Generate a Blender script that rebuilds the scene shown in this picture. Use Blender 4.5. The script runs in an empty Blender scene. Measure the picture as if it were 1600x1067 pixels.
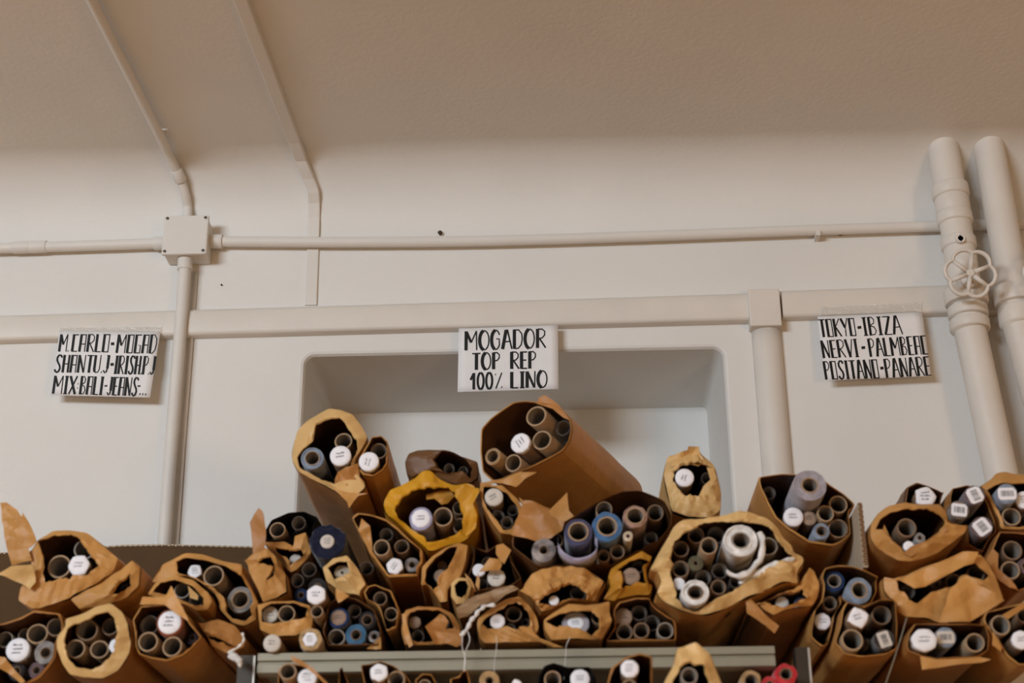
import bpy, bmesh, math, random
from mathutils import Vector, Matrix, noise

# ------------------------------------------------------------------ camera, world, light, exposure
S = bpy.context.scene
COL = S.collection
CAM_D, CAM_Z, F_PX = 4.36, 1.6, 2500.0
PITCH, YAW, ROLL = math.radians(23.4), math.radians(1.7), math.radians(-0.45)
CAM = Vector((0.0, -CAM_D, CAM_Z))
ROT = Matrix.Rotation(YAW, 3, 'Z') @ Matrix.Rotation(math.pi / 2 + PITCH, 3, 'X') @ Matrix.Rotation(ROLL, 3, 'Z')
cd = bpy.data.cameras.new('camera')
cam = bpy.data.objects.new('camera', cd)
COL.objects.link(cam)
cam.matrix_world = Matrix.Translation(CAM) @ ROT.to_4x4()
cd.sensor_fit = 'HORIZONTAL'
cd.sensor_width = 36.0
cd.lens = 36.0 * F_PX / 1600.0
cd.clip_start, cd.clip_end = 0.05, 60
cd.dof.use_dof = True
cd.dof.focus_distance = 4.75
cd.dof.aperture_fstop = 3.0
S.camera = cam
S.view_settings.view_transform = 'Standard'
S.view_settings.look = 'None'
S.view_settings.gamma = 1.0
S.view_settings.use_curve_mapping = False
S.view_settings.exposure = 0.0

W = bpy.data.worlds.new('room_ambience')
S.world = W
W.use_nodes = True
bgn = W.node_tree.nodes['Background']
bgn.inputs[0].default_value = (1.0, 0.60, 0.28, 1)
bgn.inputs[1].default_value = 0.11


def area_light(name, loc, target, sx, sy, power, color):
    ld = bpy.data.lights.new(name, 'AREA')
    ld.shape = 'RECTANGLE'
    ld.size, ld.size_y = sx, sy
    ld.energy = power
    ld.color = color
    o = bpy.data.objects.new(name, ld)
    o.location = loc
    o.rotation_euler = (Vector(target) - Vector(loc)).to_track_quat('-Z', 'Y').to_euler()
    COL.objects.link(o)
    return o


# daylight from a wide window high in the wall behind the viewer, to the left
area_light('window_daylight', (-3.8, -7.6, 3.45), (0.4, 0.0, 2.9), 3.0, 1.1, 368, (0.79, 0.90, 1.0))
# unseen warm fill added low on the right to brighten the bags' undersides
area_light('warm_fill_right', (3.4, -6.4, 1.5), (0.5, 0.0, 2.7), 1.0, 1.0, 52, (1.0, 0.70, 0.42))


# ------------------------------------------------------------------ pixels to places
def ray(px, py):
    return ROT @ Vector(((px - 800.0) / F_PX, -(py - 533.5) / F_PX, -1.0))


def at(px, py, Y):                       # where the sight line of a pixel meets the plane y = Y
    d = ray(px, py)
    return CAM + d * ((Y - CAM.y) / d.y)


def at_z(px, py, Z):
    d = ray(px, py)
    return CAM + d * ((Z - CAM.z) / d.z)


def room_hit(px_, py, off=0.0):
    """where a pixel's sight line meets the wall, the curved corner or the ceiling (kept OFF metres clear of it), and the surface normal there"""
    d = ray(px_, py).normalized()

    def inside(p):
        y, z = p.y, p.z
        if y > -off or z > CEIL - off:
            return False
        if y > -COVE and z > CEIL - COVE:
            return math.hypot(y + COVE, z - CEIL + COVE) < COVE - off
        return True
    a, b = 0.5, 12.0
    t = a
    while inside(CAM + d * t) and t < b:
        t += 0.02
    lo, hi = t - 0.02, t
    for _ in range(20):
        m = (lo + hi) / 2
        if inside(CAM + d * m):
            lo = m
        else:
            hi = m
    p = CAM + d * lo
    if p.z < CEIL - COVE:
        nn = Vector((0, -1, 0))
    elif p.y < -COVE:
        nn = Vector((0, 0, -1))
    else:
        nn = Vector((0, -COVE - p.y, CEIL - COVE - p.z)).normalized()
    return p, nn


CEIL, COVE = 4.07, 0.20
CROPS = {'A': (0, 760, 3.477), 'B': (180, 760, 3.475), 'C': (370, 780, 3.716), 'D': (440, 620, 5.333),
         'E': (540, 700, 5.333), 'F': (730, 610, 4.639), 'G': (560, 840, 4.7), 'H': (760, 740, 5.333),
         'I': (780, 860, 5.154), 'J': (1000, 780, 4.446), 'K': (1020, 690, 4.706), 'L': (1140, 860, 5.154),
         'M': (1330, 730, 5.081), 'N': (1360, 860, 5.154), 'O': (380, 980, 5.0), 'P': (700, 980, 2.667),
         'S1': (60, 490, 7.114), 'S2': (690, 490, 7.62), 'S3': (1250, 460, 6.957),
         'V': (1400, 230, 3.95), 'U': (1400, 480, 3.81), 'X': (0, 0, 1.0)}


def px(c, x, y):
    a, b, s = CROPS[c]
    return (a + x / s, b + y / s)


# ------------------------------------------------------------------ materials
def lin(c):
    return tuple(((v / 255) / 12.92 if v / 255 <= 0.04045 else ((v / 255 + 0.055) / 1.055) ** 2.4) for v in c)


MATS = {}


def mat(name, rgb, rough=0.7, var=0.12, scale=12.0, bump=0.0, bscale=60.0, metal=0.0, crease=0.0, spec=0.3,
        sheen=0.0, alpha=None, rgb2=None, stretch=None):
    if name in MATS:
        return MATS[name]
    m = bpy.data.materials.new(name)
    m.use_nodes = True
    nt = m.node_tree
    N, Lk = nt.nodes, nt.links
    b = N['Principled BSDF']
    b.inputs['Roughness'].default_value = rough
    b.inputs['Metallic'].default_value = metal
    b.inputs['Specular IOR Level'].default_value = spec
    if sheen:
        b.inputs['Sheen Weight'].default_value = sheen
    tc = N.new('ShaderNodeTexCoord')
    vec = tc.outputs['Object']
    if stretch:
        mp = N.new('ShaderNodeMapping')
        mp.inputs['Scale'].default_value = stretch
        Lk.new(vec, mp.inputs[0])
        vec = mp.outputs[0]
    nz = N.new('ShaderNodeTexNoise')
    nz.inputs['Scale'].default_value = scale
    nz.inputs['Detail'].default_value = 5
    Lk.new(vec, nz.inputs['Vector'])
    rp = N.new('ShaderNodeValToRGB')
    c = lin(rgb)
    lo = tuple(v * (1 - var) for v in c) if rgb2 is None else lin(rgb2)
    hi = tuple(min(1, v * (1 + var)) for v in c)
    rp.color_ramp.elements[0].position = 0.3
    rp.color_ramp.elements[1].position = 0.7
    rp.color_ramp.elements[0].color = (*lo, 1)
    rp.color_ramp.elements[1].color = (*hi, 1)
    Lk.new(nz.outputs['Fac'], rp.inputs[0])
    Lk.new(rp.outputs[0], b.inputs['Base Color'])
    h = None
    if bump:
        n2 = N.new('ShaderNodeTexNoise')
        n2.inputs['Scale'].default_value = bscale
        n2.inputs['Detail'].default_value = 4
        Lk.new(vec, n2.inputs['Vector'])
        bp = N.new('ShaderNodeBump')
        bp.inputs['Strength'].default_value = bump
        bp.inputs['Distance'].default_value = 0.004
        Lk.new(n2.outputs['Fac'], bp.inputs['Height'])
        h = bp
    if crease:
        vo = N.new('ShaderNodeTexVoronoi')
        vo.feature = 'F1'
        vo.inputs['Scale'].default_value = 17
        vo.inputs['Detail'].default_value = 2.5
        vo.inputs['Roughness'].default_value = 0.55
        dn = N.new('ShaderNodeTexNoise')
        dn.inputs['Scale'].default_value = 6
        mx = N.new('ShaderNodeMixRGB')
        mx.inputs[0].default_value = 0.10
        Lk.new(vec, mx.inputs[1])
        Lk.new(vec, dn.inputs['Vector'])
        Lk.new(dn.outputs['Color'], mx.inputs[2])
        Lk.new(mx.outputs[0], vo.inputs['Vector'])
        mr = vo
        b2 = N.new('ShaderNodeBump')
        b2.inputs['Strength'].default_value = crease
        b2.inputs['Distance'].default_value = 0.010
        Lk.new(mr.outputs['Distance'], b2.inputs['Height'])
        if h:
            Lk.new(h.outputs[0], b2.inputs['Normal'])
        h = b2
    if h:
        Lk.new(h.outputs[0], b.inputs['Normal'])
    if alpha is not None:
        b.inputs['Alpha'].default_value = alpha
    MATS[name] = m
    return m


mat('wall_paint', (226, 222, 216), 0.6, 0.025, 2.5, 0.22, 60)
mat('ceiling_paint', (226, 208, 180), 0.7, 0.03, 2.0, 0.15, 70)
mat('pipe_paint', (222, 214, 204), 0.45, 0.03, 8, 0.18, 40)
mat('plastic_white', (222, 216, 208), 0.45, 0.015, 8)
mat('floor_boards', (198, 144, 74), 0.5, 0.25, 3, 0.1, 20, stretch=(1, 8, 1))
mat('paper_white', (236, 233, 232), 0.7, 0.02, 20)
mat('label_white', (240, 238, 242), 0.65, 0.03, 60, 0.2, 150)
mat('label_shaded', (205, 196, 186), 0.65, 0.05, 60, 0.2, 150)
mat('label_brown', (150, 126, 108), 0.7, 0.08, 60, 0.2, 150)
mat('ink', (24, 24, 24), 0.5, 0.1, 30)
mat('ink_grey', (70, 66, 70), 0.6, 0.1, 30)
mat('screw', (110, 102, 92), 0.35, 0.1, 40, metal=0.7)
mat('brass_dark', (92, 78, 60), 0.4, 0.2, 40, metal=0.6)
mat('tape', (238, 234, 226), 0.16, 0.02, 30, 1.0, 120, spec=1.0, alpha=0.45)
mat('tube_tan', (168, 140, 110), 0.75, 0.12, 30, 0.15, 120)
mat('tube_brown', (132, 104, 80), 0.75, 0.14, 30, 0.15, 120)
mat('tube_grey', (150, 138, 126), 0.75, 0.12, 30, 0.15, 120)
mat('tube_shadowed', (76, 64, 56), 0.75, 0.14, 30, 0.15, 120)  # card colour darkened to stand for tubes in deep shadow
mat('carton', (150, 118, 84), 0.8, 0.08, 10, 0.2, 60)
mat('carton_dark', (120, 84, 52), 0.8, 0.1, 10, 0.2, 60)
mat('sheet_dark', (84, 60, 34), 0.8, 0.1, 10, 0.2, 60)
mat('carton_pale', (190, 172, 148), 0.8, 0.06, 10, 0.2, 60)
mat('shelf_metal', (148, 141, 122), 0.45, 0.05, 6, metal=0.1)
mat('post_metal', (62, 54, 46), 0.5, 0.1, 6, metal=0.4)
mat('post_edge', (190, 184, 174), 0.4, 0.05, 6, metal=0.2)
KR = dict(rough=0.5, var=0.16, scale=7, bump=0.1, bscale=60, crease=0.16, spec=0.4)
mat('kraft', (194, 141, 78), **KR)
mat('kraft_pale', (214, 174, 114), **KR)
mat('kraft_brown', (174, 120, 64), **KR)
mat('kraft_deep', (112, 76, 44), **KR)
mat('kraft_grey', (160, 130, 98), **KR)
mat('lining', (84, 52, 25), **KR)  # bag insides: kraft darkened so the shade sits in the colour
mat('ochre_shaded', (150, 100, 22), **KR)  # same for ochre bags, inner shade put into the colour
mat('tube_inside', (150, 140, 130), 0.85, 0.12, 30)
mat('ochre', (206, 146, 28), **KR)
mat('ochre_brown', (178, 122, 36), **KR)
mat('black_cloth', (26, 22, 22), 0.9, 0.3, 30, 0.4, 120)
FB = dict(rough=0.9, var=0.22, scale=55, bump=0.6, bscale=220, sheen=0.3, spec=0.1)
for nm, c in (('denim', (78, 116, 158)), ('slate', (78, 78, 108)), ('lilac', (168, 162, 188)), ('greyblue', (138, 150, 168)),
              ('pink_beige', (176, 140, 124)), ('navy', (26, 30, 50)), ('royal', (30, 54, 96)), ('white_cloth', (228, 224, 220)),
              ('violet', (96, 88, 140)), ('grey_cloth', (150, 144, 140)), ('charcoal', (52, 46, 46)), ('twine', (184, 150, 106)),
              ('rust', (140, 70, 40)), ('plum', (58, 44, 56)), ('mauve', (112, 92, 96)), ('olive', (98, 92, 70)),
              ('red_cloth', (196, 52, 58)), ('cream', (200, 182, 160)), ('taupe', (128, 112, 102)), ('silver', (168, 160, 166)),
              ('tweed0', (104, 94, 92)), ('teal', (70, 110, 140))):
    mat(nm, c, **FB)


mat('tweed', (172, 162, 158), 0.9, 0.2, 26, 0.5, 200, rgb2=(52, 46, 46), stretch=(1, .25, 1.6))


# ------------------------------------------------------------------ object helpers
def mesh_obj(name, verts, faces, material, parent=None, smooth=True, loc=None):
    me = bpy.data.meshes.new(name)
    me.from_pydata([tuple(v) for v in verts], [], faces)
    me.validate()
    bm = bmesh.new()
    bm.from_mesh(me)
    bmesh.ops.recalc_face_normals(bm, faces=bm.faces)
    bm.to_mesh(me)
    bm.free()
    me.materials.append(MATS[material])
    if smooth:
        me.polygons.foreach_set('use_smooth', [True] * len(me.polygons))
    o = bpy.data.objects.new(name, me)
    COL.objects.link(o)
    if parent:
        o.parent = parent
        if parent.type == 'MESH' or True:
            pass
    if loc is not None:
        o.location = loc
    return o


def empty(name, loc, label, cat, group=None, rot=None):
    o = bpy.data.objects.new(name, None)
    COL.objects.link(o)
    o.location = loc
    if rot is not None:
        o.rotation_euler = rot
    tag(o, label, cat, group)
    return o


def tag(o, label=None, cat=None, group=None, kind=None):
    if label:
        o['label'] = label
    if cat:
        o['category'] = cat
    if group:
        o['group'] = group
    if kind:
        o['kind'] = kind
    return o


class MB:
    """collects shapes for ONE mesh"""

    def __init__(self):
        self.v, self.f = [], []

    def add(self, v, f):
        b = len(self.v)
        self.v += [Vector(p) for p in v]
        self.f += [tuple(b + i for i in q) for q in f]
        return self

    def box(self, lo, hi):
        x0, y0, z0 = lo
        x1, y1, z1 = hi
        return self.add([(x0, y0, z0), (x1, y0, z0), (x1, y1, z0), (x0, y1, z0), (x0, y0, z1), (x1, y0, z1), (x1, y1, z1), (x0, y1, z1)],
                        [(0, 3, 2, 1), (4, 5, 6, 7), (0, 1, 5, 4), (1, 2, 6, 5), (2, 3, 7, 6), (3, 0, 4, 7)])

    def rings(self, rings, cap0=True, cap1=True):
        n = len(rings[0])
        v = [p for r in rings for p in r]
        f = []
        for k in range(len(rings) - 1):
            for i in range(n):
                j = (i + 1) % n
                f.append((k * n + i, k * n + j, (k + 1) * n + j, (k + 1) * n + i))
        if cap0:
            f.append(tuple(range(n - 1, -1, -1)))
        if cap1:
            f.append(tuple((len(rings) - 1) * n + i for i in range(n)))
        return self.add(v, f)

    def tube(self, path, rad, n=16, caps=True):
        path = [Vector(p) for p in path]
        rr = rad if isinstance(rad, (list, tuple)) else [rad] * len(path)
        up = None
        rs = []
        for i, p in enumerate(path):
            t = (path[min(i + 1, len(path) - 1)] - path[max(i - 1, 0)]).normalized()
            if up is None:
                up = Vector((0, 0, 1)) if abs(t.z) < 0.9 else Vector((1, 0, 0))
            a = (up - t * up.dot(t)).normalized()
            up = a
            b = t.cross(a)
            rs.append([p + (a * math.cos(2 * math.pi * k / n) + b * math.sin(2 * math.pi * k / n)) * rr[i] for k in range(n)])
        return self.rings(rs, caps, caps)

    def ribbon(self, path, side, w, nrm, hh):
        """flat duct along a path: side[i], nrm[i] unit vectors, w wide, h out of the surface"""
        rs = []
        hh = hh if isinstance(hh, list) else [hh] * len(path)
        for p, s, q, h in zip(path, side, nrm, hh):
            p, s, q = Vector(p), Vector(s), Vector(q)
            rs.append([p - s * w / 2, p - s * w / 2 + q * h * .85, p - s * w * .44 + q * h, p + s * w * .44 + q * h, p + s * w / 2 + q * h * .85, p + s * w / 2])
        return self.rings(rs)

    def build(self, name, material, parent=None, smooth=True, loc=None):
        return mesh_obj(name, self.v, self.f, material, parent, smooth, loc)


def sharp(o, ang=35):
    bm = bmesh.new()
    bm.from_mesh(o.data)
    for e in bm.edges:
        if len(e.link_faces) == 2:
            e.smooth = e.calc_face_angle(0) < math.radians(ang)
    bm.to_mesh(o.data)
    bm.free()
    return o


def bevel(o, w=0.004, seg=2):
    m = o.modifiers.new('soft_edge', 'BEVEL')
    m.width = w
    m.segments = seg
    m.limit_method = 'ANGLE'
    m.angle_limit = math.radians(40)
    return o


def smooth_path(pts, n=8):
    pts = [Vector(p) for p in pts]
    out = []
    for i in range(len(pts) - 1):
        p0, p1, p2, p3 = pts[max(i - 1, 0)], pts[i], pts[i + 1], pts[min(i + 2, len(pts) - 1)]
        for k in range(n):
            t = k / n
            out.append(0.5 * ((2 * p1) + (p2 - p0) * t + (2 * p0 - 5 * p1 + 4 * p2 - p3) * t * t + (3 * p1 - p0 - 3 * p2 + p3) * t ** 3))
    out.append(pts[-1])
    return out


# ================================================================== the room
nl, nr = at(475, 600, 0).x, at(1133, 600, 0).x
ntop = at(800, 549, 0).z
NB, ND = 1.75, 0.46


def build_wall():
    b = bmesh.new()
    outer = [(-4.6, 0.0), (4.6, 0.0), (4.6, CEIL - COVE), (-4.6, CEIL - COVE)]

    def loop(off, y):
        r = 0.03
        p = []
        for cx, cz, a0 in ((nr - r, ntop - r, 0), (nl + r, ntop - r, 90)):
            for k in range(7):
                a = math.radians(a0 + 15 * k)
                p.append((cx + (r + off) * math.cos(a), y, cz + (r + off) * math.sin(a)))
        p += [(nl - off, y, NB), (nr + off, y, NB)]
        return p
    ov = [b.verts.new((x, 0, z)) for x, z in outer]
    rings = [[b.verts.new(p) for p in loop(o, y)] for o, y in ((0.012, 0), (0.005, 0.003), (0.0, 0.012), (-0.012, ND))]
    es = []
    for l in (ov, rings[0]):
        for i in range(len(l)):
            es.append(b.edges.new((l[i], l[(i + 1) % len(l)])))
    bmesh.ops.triangle_fill(b, use_beauty=True, use_dissolve=False, edges=es)
    for r0, r1 in zip(rings, rings[1:]):
        n = len(r0)
        for i in range(n):
            b.faces.new((r0[i], r0[(i + 1) % n], r1[(i + 1) % n], r1[i]))
    b.faces.new(rings[-1])
    me = bpy.data.meshes.new('wall_back')
    b.normal_update()
    b.to_mesh(me)
    b.free()
    me.materials.append(MATS['wall_paint'])
    o = bpy.data.objects.new('wall_back', me)
    COL.objects.link(o)
    for p in me.polygons:
        if p.normal.y > 0.5:
            p.flip()
    return tag(o, 'white plastered wall with a recessed niche behind the pile of bags', None, None, 'structure')


build_wall()
prof = [(0.0, CEIL - COVE)] + [(-COVE + COVE * math.cos(math.radians(a)), CEIL - COVE + COVE * math.sin(math.radians(a))) for a in range(5, 91, 5)] + [(-2, CEIL + .0), (-4, CEIL), (-8.5, CEIL)]
mb = MB()
n = len(prof)
mb.add([(-4.6, y, z) for y, z in prof] + [(4.6, y, z) for y, z in prof], [(i, i + 1, n + i + 1, n + i) for i in range(n - 1)])
ce = mb.build('ceiling', 'wall_paint')
tag(ce, 'beige ceiling curving down into the wall', None, None, 'structure')
tag(MB().box((-4.6, -8.5, -0.05), (4.6, 0.0, 0.0)).build('floor', 'floor_boards', smooth=False), 'brown boarded floor', None, None, 'structure')
WY = 0.0


# ---- horizontal boxed pipe along the wall (two runs with a square tee between them)
def trim_run(name, x0, y0t, y0b, x1, y1t, y1b, label):
    a, b_ = at(x0, y0t, -0.02), at(x0, y0b, -0.03)
    c, d = at(x1, y1t, -0.02), at(x1, y1b, -0.03)
    rs = []
    for t in [i / 24 for i in range(25)]:
        top, bot = a.lerp(c, t), b_.lerp(d, t)
        h = top.z - bot.z
        x = top.x
        wob = 0.0012 * noise.noise(Vector((x * 3, 1.3, 0)))
        pr = [(0.004, h), (-0.012, h * .99), (-0.026, h * .93), (-0.034, h * .8), (-0.037, h * .5), (-0.037, h * .12), (-0.034, h * .03), (-0.028, 0), (0.004, 0)]
        rs.append([Vector((x, y + wob, bot.z + z)) for y, z in pr])
    o = MB().rings(rs).build(name, 'pipe_paint')
    sharp(o, 50)
    return tag(o, label, 'trim', None, 'structure')


trim_run('trim_1', -80, 494, 534, 1172, 457, 500, 'long rounded white casing running along the wall above the niche')
trim_run('trim_2', 1219, 453, 496, 1700, 436, 482, 'short rounded white casing between the square tee and the valve pipes')

t = empty('wall_casing', at(1196, 500, 0), 'white square tee with half-round pipe casing dropping beside the niche', 'pipe casing')


def loc_(p, r):
    return Vector(p) - r.location


bx = MB()
p0, p1 = at(1168, 452, -0.045), at(1222, 509, -0.045)
bx.box((p0.x, -0.05, p1.z), (p1.x, 0.003, p0.z))
bevel(bx.build('square_tee', 'pipe_paint', t, False, -t.location), 0.004)
rs = []
for i in range(13):
    k = i / 12
    cx, cy = 1198 + (1237 - 1198) * k, 508 + (1000 - 508) * k
    c = at(cx, cy, -0.02)
    r = 0.044
    rs.append([Vector((c.x + r * math.cos(a), 0.003 - 0.040 * math.sin(a), c.z)) for a in [math.pi * j / 12 for j in range(13)]])
MB().rings(rs).build('casing_drop', 'pipe_paint', t, True, -t.location)

# ---- thin electrical conduit
PIPE_R = 0.0165


def conduit(name, pxs, y, label, r=PIPE_R, n=6):
    pts = smooth_path([at(a, b, y) for a, b in pxs], n)
    o = MB().tube(pts, r, 18).build(name, 'plastic_white')
    sharp(o, 50)
    return tag(o, label, 'conduit', 'white electrical conduits')


def sleeve(name, parent, a, b, r):
    o = MB().tube([Vector(a), Vector(a).lerp(Vector(b), .04), Vector(a).lerp(Vector(b), .96), Vector(b)], [r * .96, r, r, r * .96], 18).build(name, 'plastic_white', parent, True, -parent.location if parent.type == 'EMPTY' else None)
    sharp(o, 40)
    return o


CY = -0.0275
c = conduit('conduit', [(-60, 390.5), (0, 388), (120, 384.5), (241.5, 380.5)], CY, 'horizontal white conduit entering the junction box from the wall edge, with two sleeves')
for a, b in ((21, 47), (47, 73)):
    sleeve('sleeve', c, at(a, 387.6 - a * .03, CY), at(b, 387.6 - b * .03, CY), 0.0195)
c = conduit('conduit', [(347.5, 377.5), (430, 378), (560, 378.5), (760, 376.5), (1000, 369.5), (1260, 360), (1480, 353), (1680, 347)], CY, 'long white conduit sagging from the junction box across to the valve pipes')
for a in (1277,):
    q = at(a, 366, CY)
    MB().box((q.x - .0065, -.046, q.z - .012), (q.x + .0065, 0, q.z + .004)).build('clip', 'plastic_white', c, False)
c = conduit('conduit', [(288.6, 421.5), (283, 500), (270, 660), (256, 850), (250, 930)], -0.045, 'vertical white conduit dropping from the junction box to the bags', r=0.0185)
sleeve('sleeve', c, at(289.5, 403, -0.045), at(288.5, 422, -0.045), 0.0225)
q = [at(a, b, -0.004) for a, b in ((306, 425), (297, 560), (286, 700), (276, 850), (270, 930))]
tag(MB().ribbon(q, [Vector((1, 0, 0))] * 5, 0.012, [Vector((0, -1, 0))] * 5, 0.006).build('cable_strip', 'plastic_white'), 'narrow painted cable strip on the wall beside the vertical conduit', 'cable strip')

# conduit up over the cove to the ceiling
up_pts = [at(292.5, 343, -0.03), at(293, 331, -0.03), at(293, 322, -0.03)] + [room_hit(a, b, 0.021)[0] for a, b in ((290, 306), (284, 286), (278, 271), (263, 240), (250, 212), (205, 122), (138, -10), (95, -95), (40, -205), (-20, -330))]
o = MB().tube(smooth_path(up_pts, 6), 0.0145, 16).build('conduit', 'plastic_white')
tag(o, 'white conduit climbing from the junction box over the curved corner across the ceiling', 'conduit', 'white electrical conduits')
sleeve('sleeve', o, room_hit(283, 283, .021)[0], room_hit(275, 265, .021)[0], 0.0185)

# flat cable trunking, wall then ceiling
path, nrm = [], []
for a, b in ((486, 478), (489, 400), (491, 340), (491.5, 318), (491, 300), (489, 291), (483, 276), (471, 245), (460, 214), (420, 107), (376, -10), (345, -95), (304, -210), (250, -360)):
    p, q = room_hit(a, b, -0.001)
    path.append(p)
    nrm.append(q)
side = [Vector((1, 0.0, 0))] * len(path)
o = MB().ribbon(path, side, 0.036, nrm, [.0085, .0085, .009, .014] + [.022] * 10).build('cable_trunking', 'plastic_white', None, False)
tag(o, 'flat white cable trunking rising from the casing and crossing the ceiling', 'cable trunking')

# ---- junction box
jb = empty('junction_box', at(292, 375, 0), 'square white electrical junction box with four corner screws', 'junction box')
JY = -0.085
tl, br = at(257, 337, JY), at(322, 396, JY)
b = MB().box((tl.x + .004, JY + .012, br.z + .004), (br.x - .004, 0.0, tl.z - .004)).build('box_body', 'plastic_white', jb, False, -jb.location)
bevel(b, 0.005)
lid = MB().box((tl.x, JY, br.z), (br.x, JY + .014, tl.z)).build('lid', 'plastic_white', jb, False, -jb.location)
bevel(lid, 0.004)
for sx in (0, 1):
    for sz in (0, 1):
        x = tl.x + .010 if sx == 0 else br.x - .010
        z = tl.z - .010 if sz == 0 else br.z + .010
        mbs = MB()
        for y, r in ((JY - .0005, .0045), (JY - .0005, .0030), (JY + .003, .0028)):
            pass
        mbs.rings([[Vector((x + r * math.cos(2 * math.pi * k / 14), y, z + r * math.sin(2 * math.pi * k / 14))) for k in range(14)] for r, y in ((.0050, JY + .002), (.0050, JY - .0012), (.0036, JY - .0016), (.0030, JY - .0006))])
        mbs.box((x - .0034, JY - .0022, z - .0007), (x + .0034, JY - .0004, z + .0007))
        s = mbs.build('screw', 'screw', lid, True)
        sharp(s, 30)
sleeve('cable_gland', jb, Vector((br.x - .006, CY, at(330, 377, CY).z)), at(348, 377.5, CY), 0.0225)
sleeve('cable_gland', jb, Vector((tl.x + .006, CY, at(252, 380, CY).z)), at(241, 380.5, CY), 0.0205)

# ---- small fixings on wall and ceiling
def peg(name, p, y0, y1, r, material, label, cat):
    m = MB().tube([Vector((p.x, y0, p.z)), Vector((p.x, y1 + .002, p.z)), Vector((p.x, y1, p.z)), Vector((p.x, y1, p.z))], [r * .8, r * .8, r * 1.3, r * .7], 10)
    return tag(m.build(name, material), label, cat)


peg('wall_bolt', at(688, 366, 0), 0.003, -0.012, 0.0055, 'brass_dark', 'short dark bolt stub in the wall just above the long conduit', 'bolt')
peg('wall_nail', at(346.5, 446, 0), 0.003, -0.006, 0.0022, 'brass_dark', 'tiny dark nail in the wall below the junction box', 'nail')
q = at(1313, 366, 0)
m = MB().rings([[Vector((q.x + r * 1.6 * math.cos(2 * math.pi * k / 14), y, q.z + r * .8 * math.sin(2 * math.pi * k / 14))) for k in range(14)] for r, y in ((.0058, .002), (.0058, -.002), (.004, -.003))])
tag(m.build('wall_plug', 'brass_dark'), 'dark oval wall plug under the conduit near the clip', 'wall plug')
q = at_z(258, 204, CEIL)
tag(MB().box((q.x - .010, q.y - .010, CEIL - .014), (q.x + .010, q.y + .010, CEIL + .002)).build('ceiling_clip', 'plastic_white', None, False), 'small white square cable clip on the ceiling beside the conduit', 'clip')

# ---- valve pipes at the right
PR = 0.046


def lathe_path(pts, prof, n=28):
    """pts: smooth axis; prof: (fraction along axis, radius)"""
    seg = [0.0]
    for a, b in zip(pts, pts[1:]):
        seg.append(seg[-1] + (b - a).length)
    T = seg[-1]

    def pos(f):
        s = f * T
        for i in range(len(seg) - 1):
            if s <= seg[i + 1] + 1e-9:
                return pts[i].lerp(pts[i + 1], (s - seg[i]) / max(1e-9, seg[i + 1] - seg[i]))
        return pts[-1]
    return MB().tube([pos(f) for f, _ in prof], [r for _, r in prof], n)


def frac(pts, py):
    """fraction along the axis where it shows at picture height py"""
    best, bi = 1e9, 0
    acc, tot = 0.0, 0.0
    accs = [0.0]
    for a, b in zip(pts, pts[1:]):
        tot += (b - a).length
        accs.append(tot)
    for i, p in enumerate(pts):
        v = ROT.transposed() @ (p - CAM)
        y = 533.5 + F_PX * (v.y / v.z)
        if abs(y - py) < best:
            best, bi = abs(y - py), i
    return accs[bi] / tot


VY = -0.105


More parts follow.
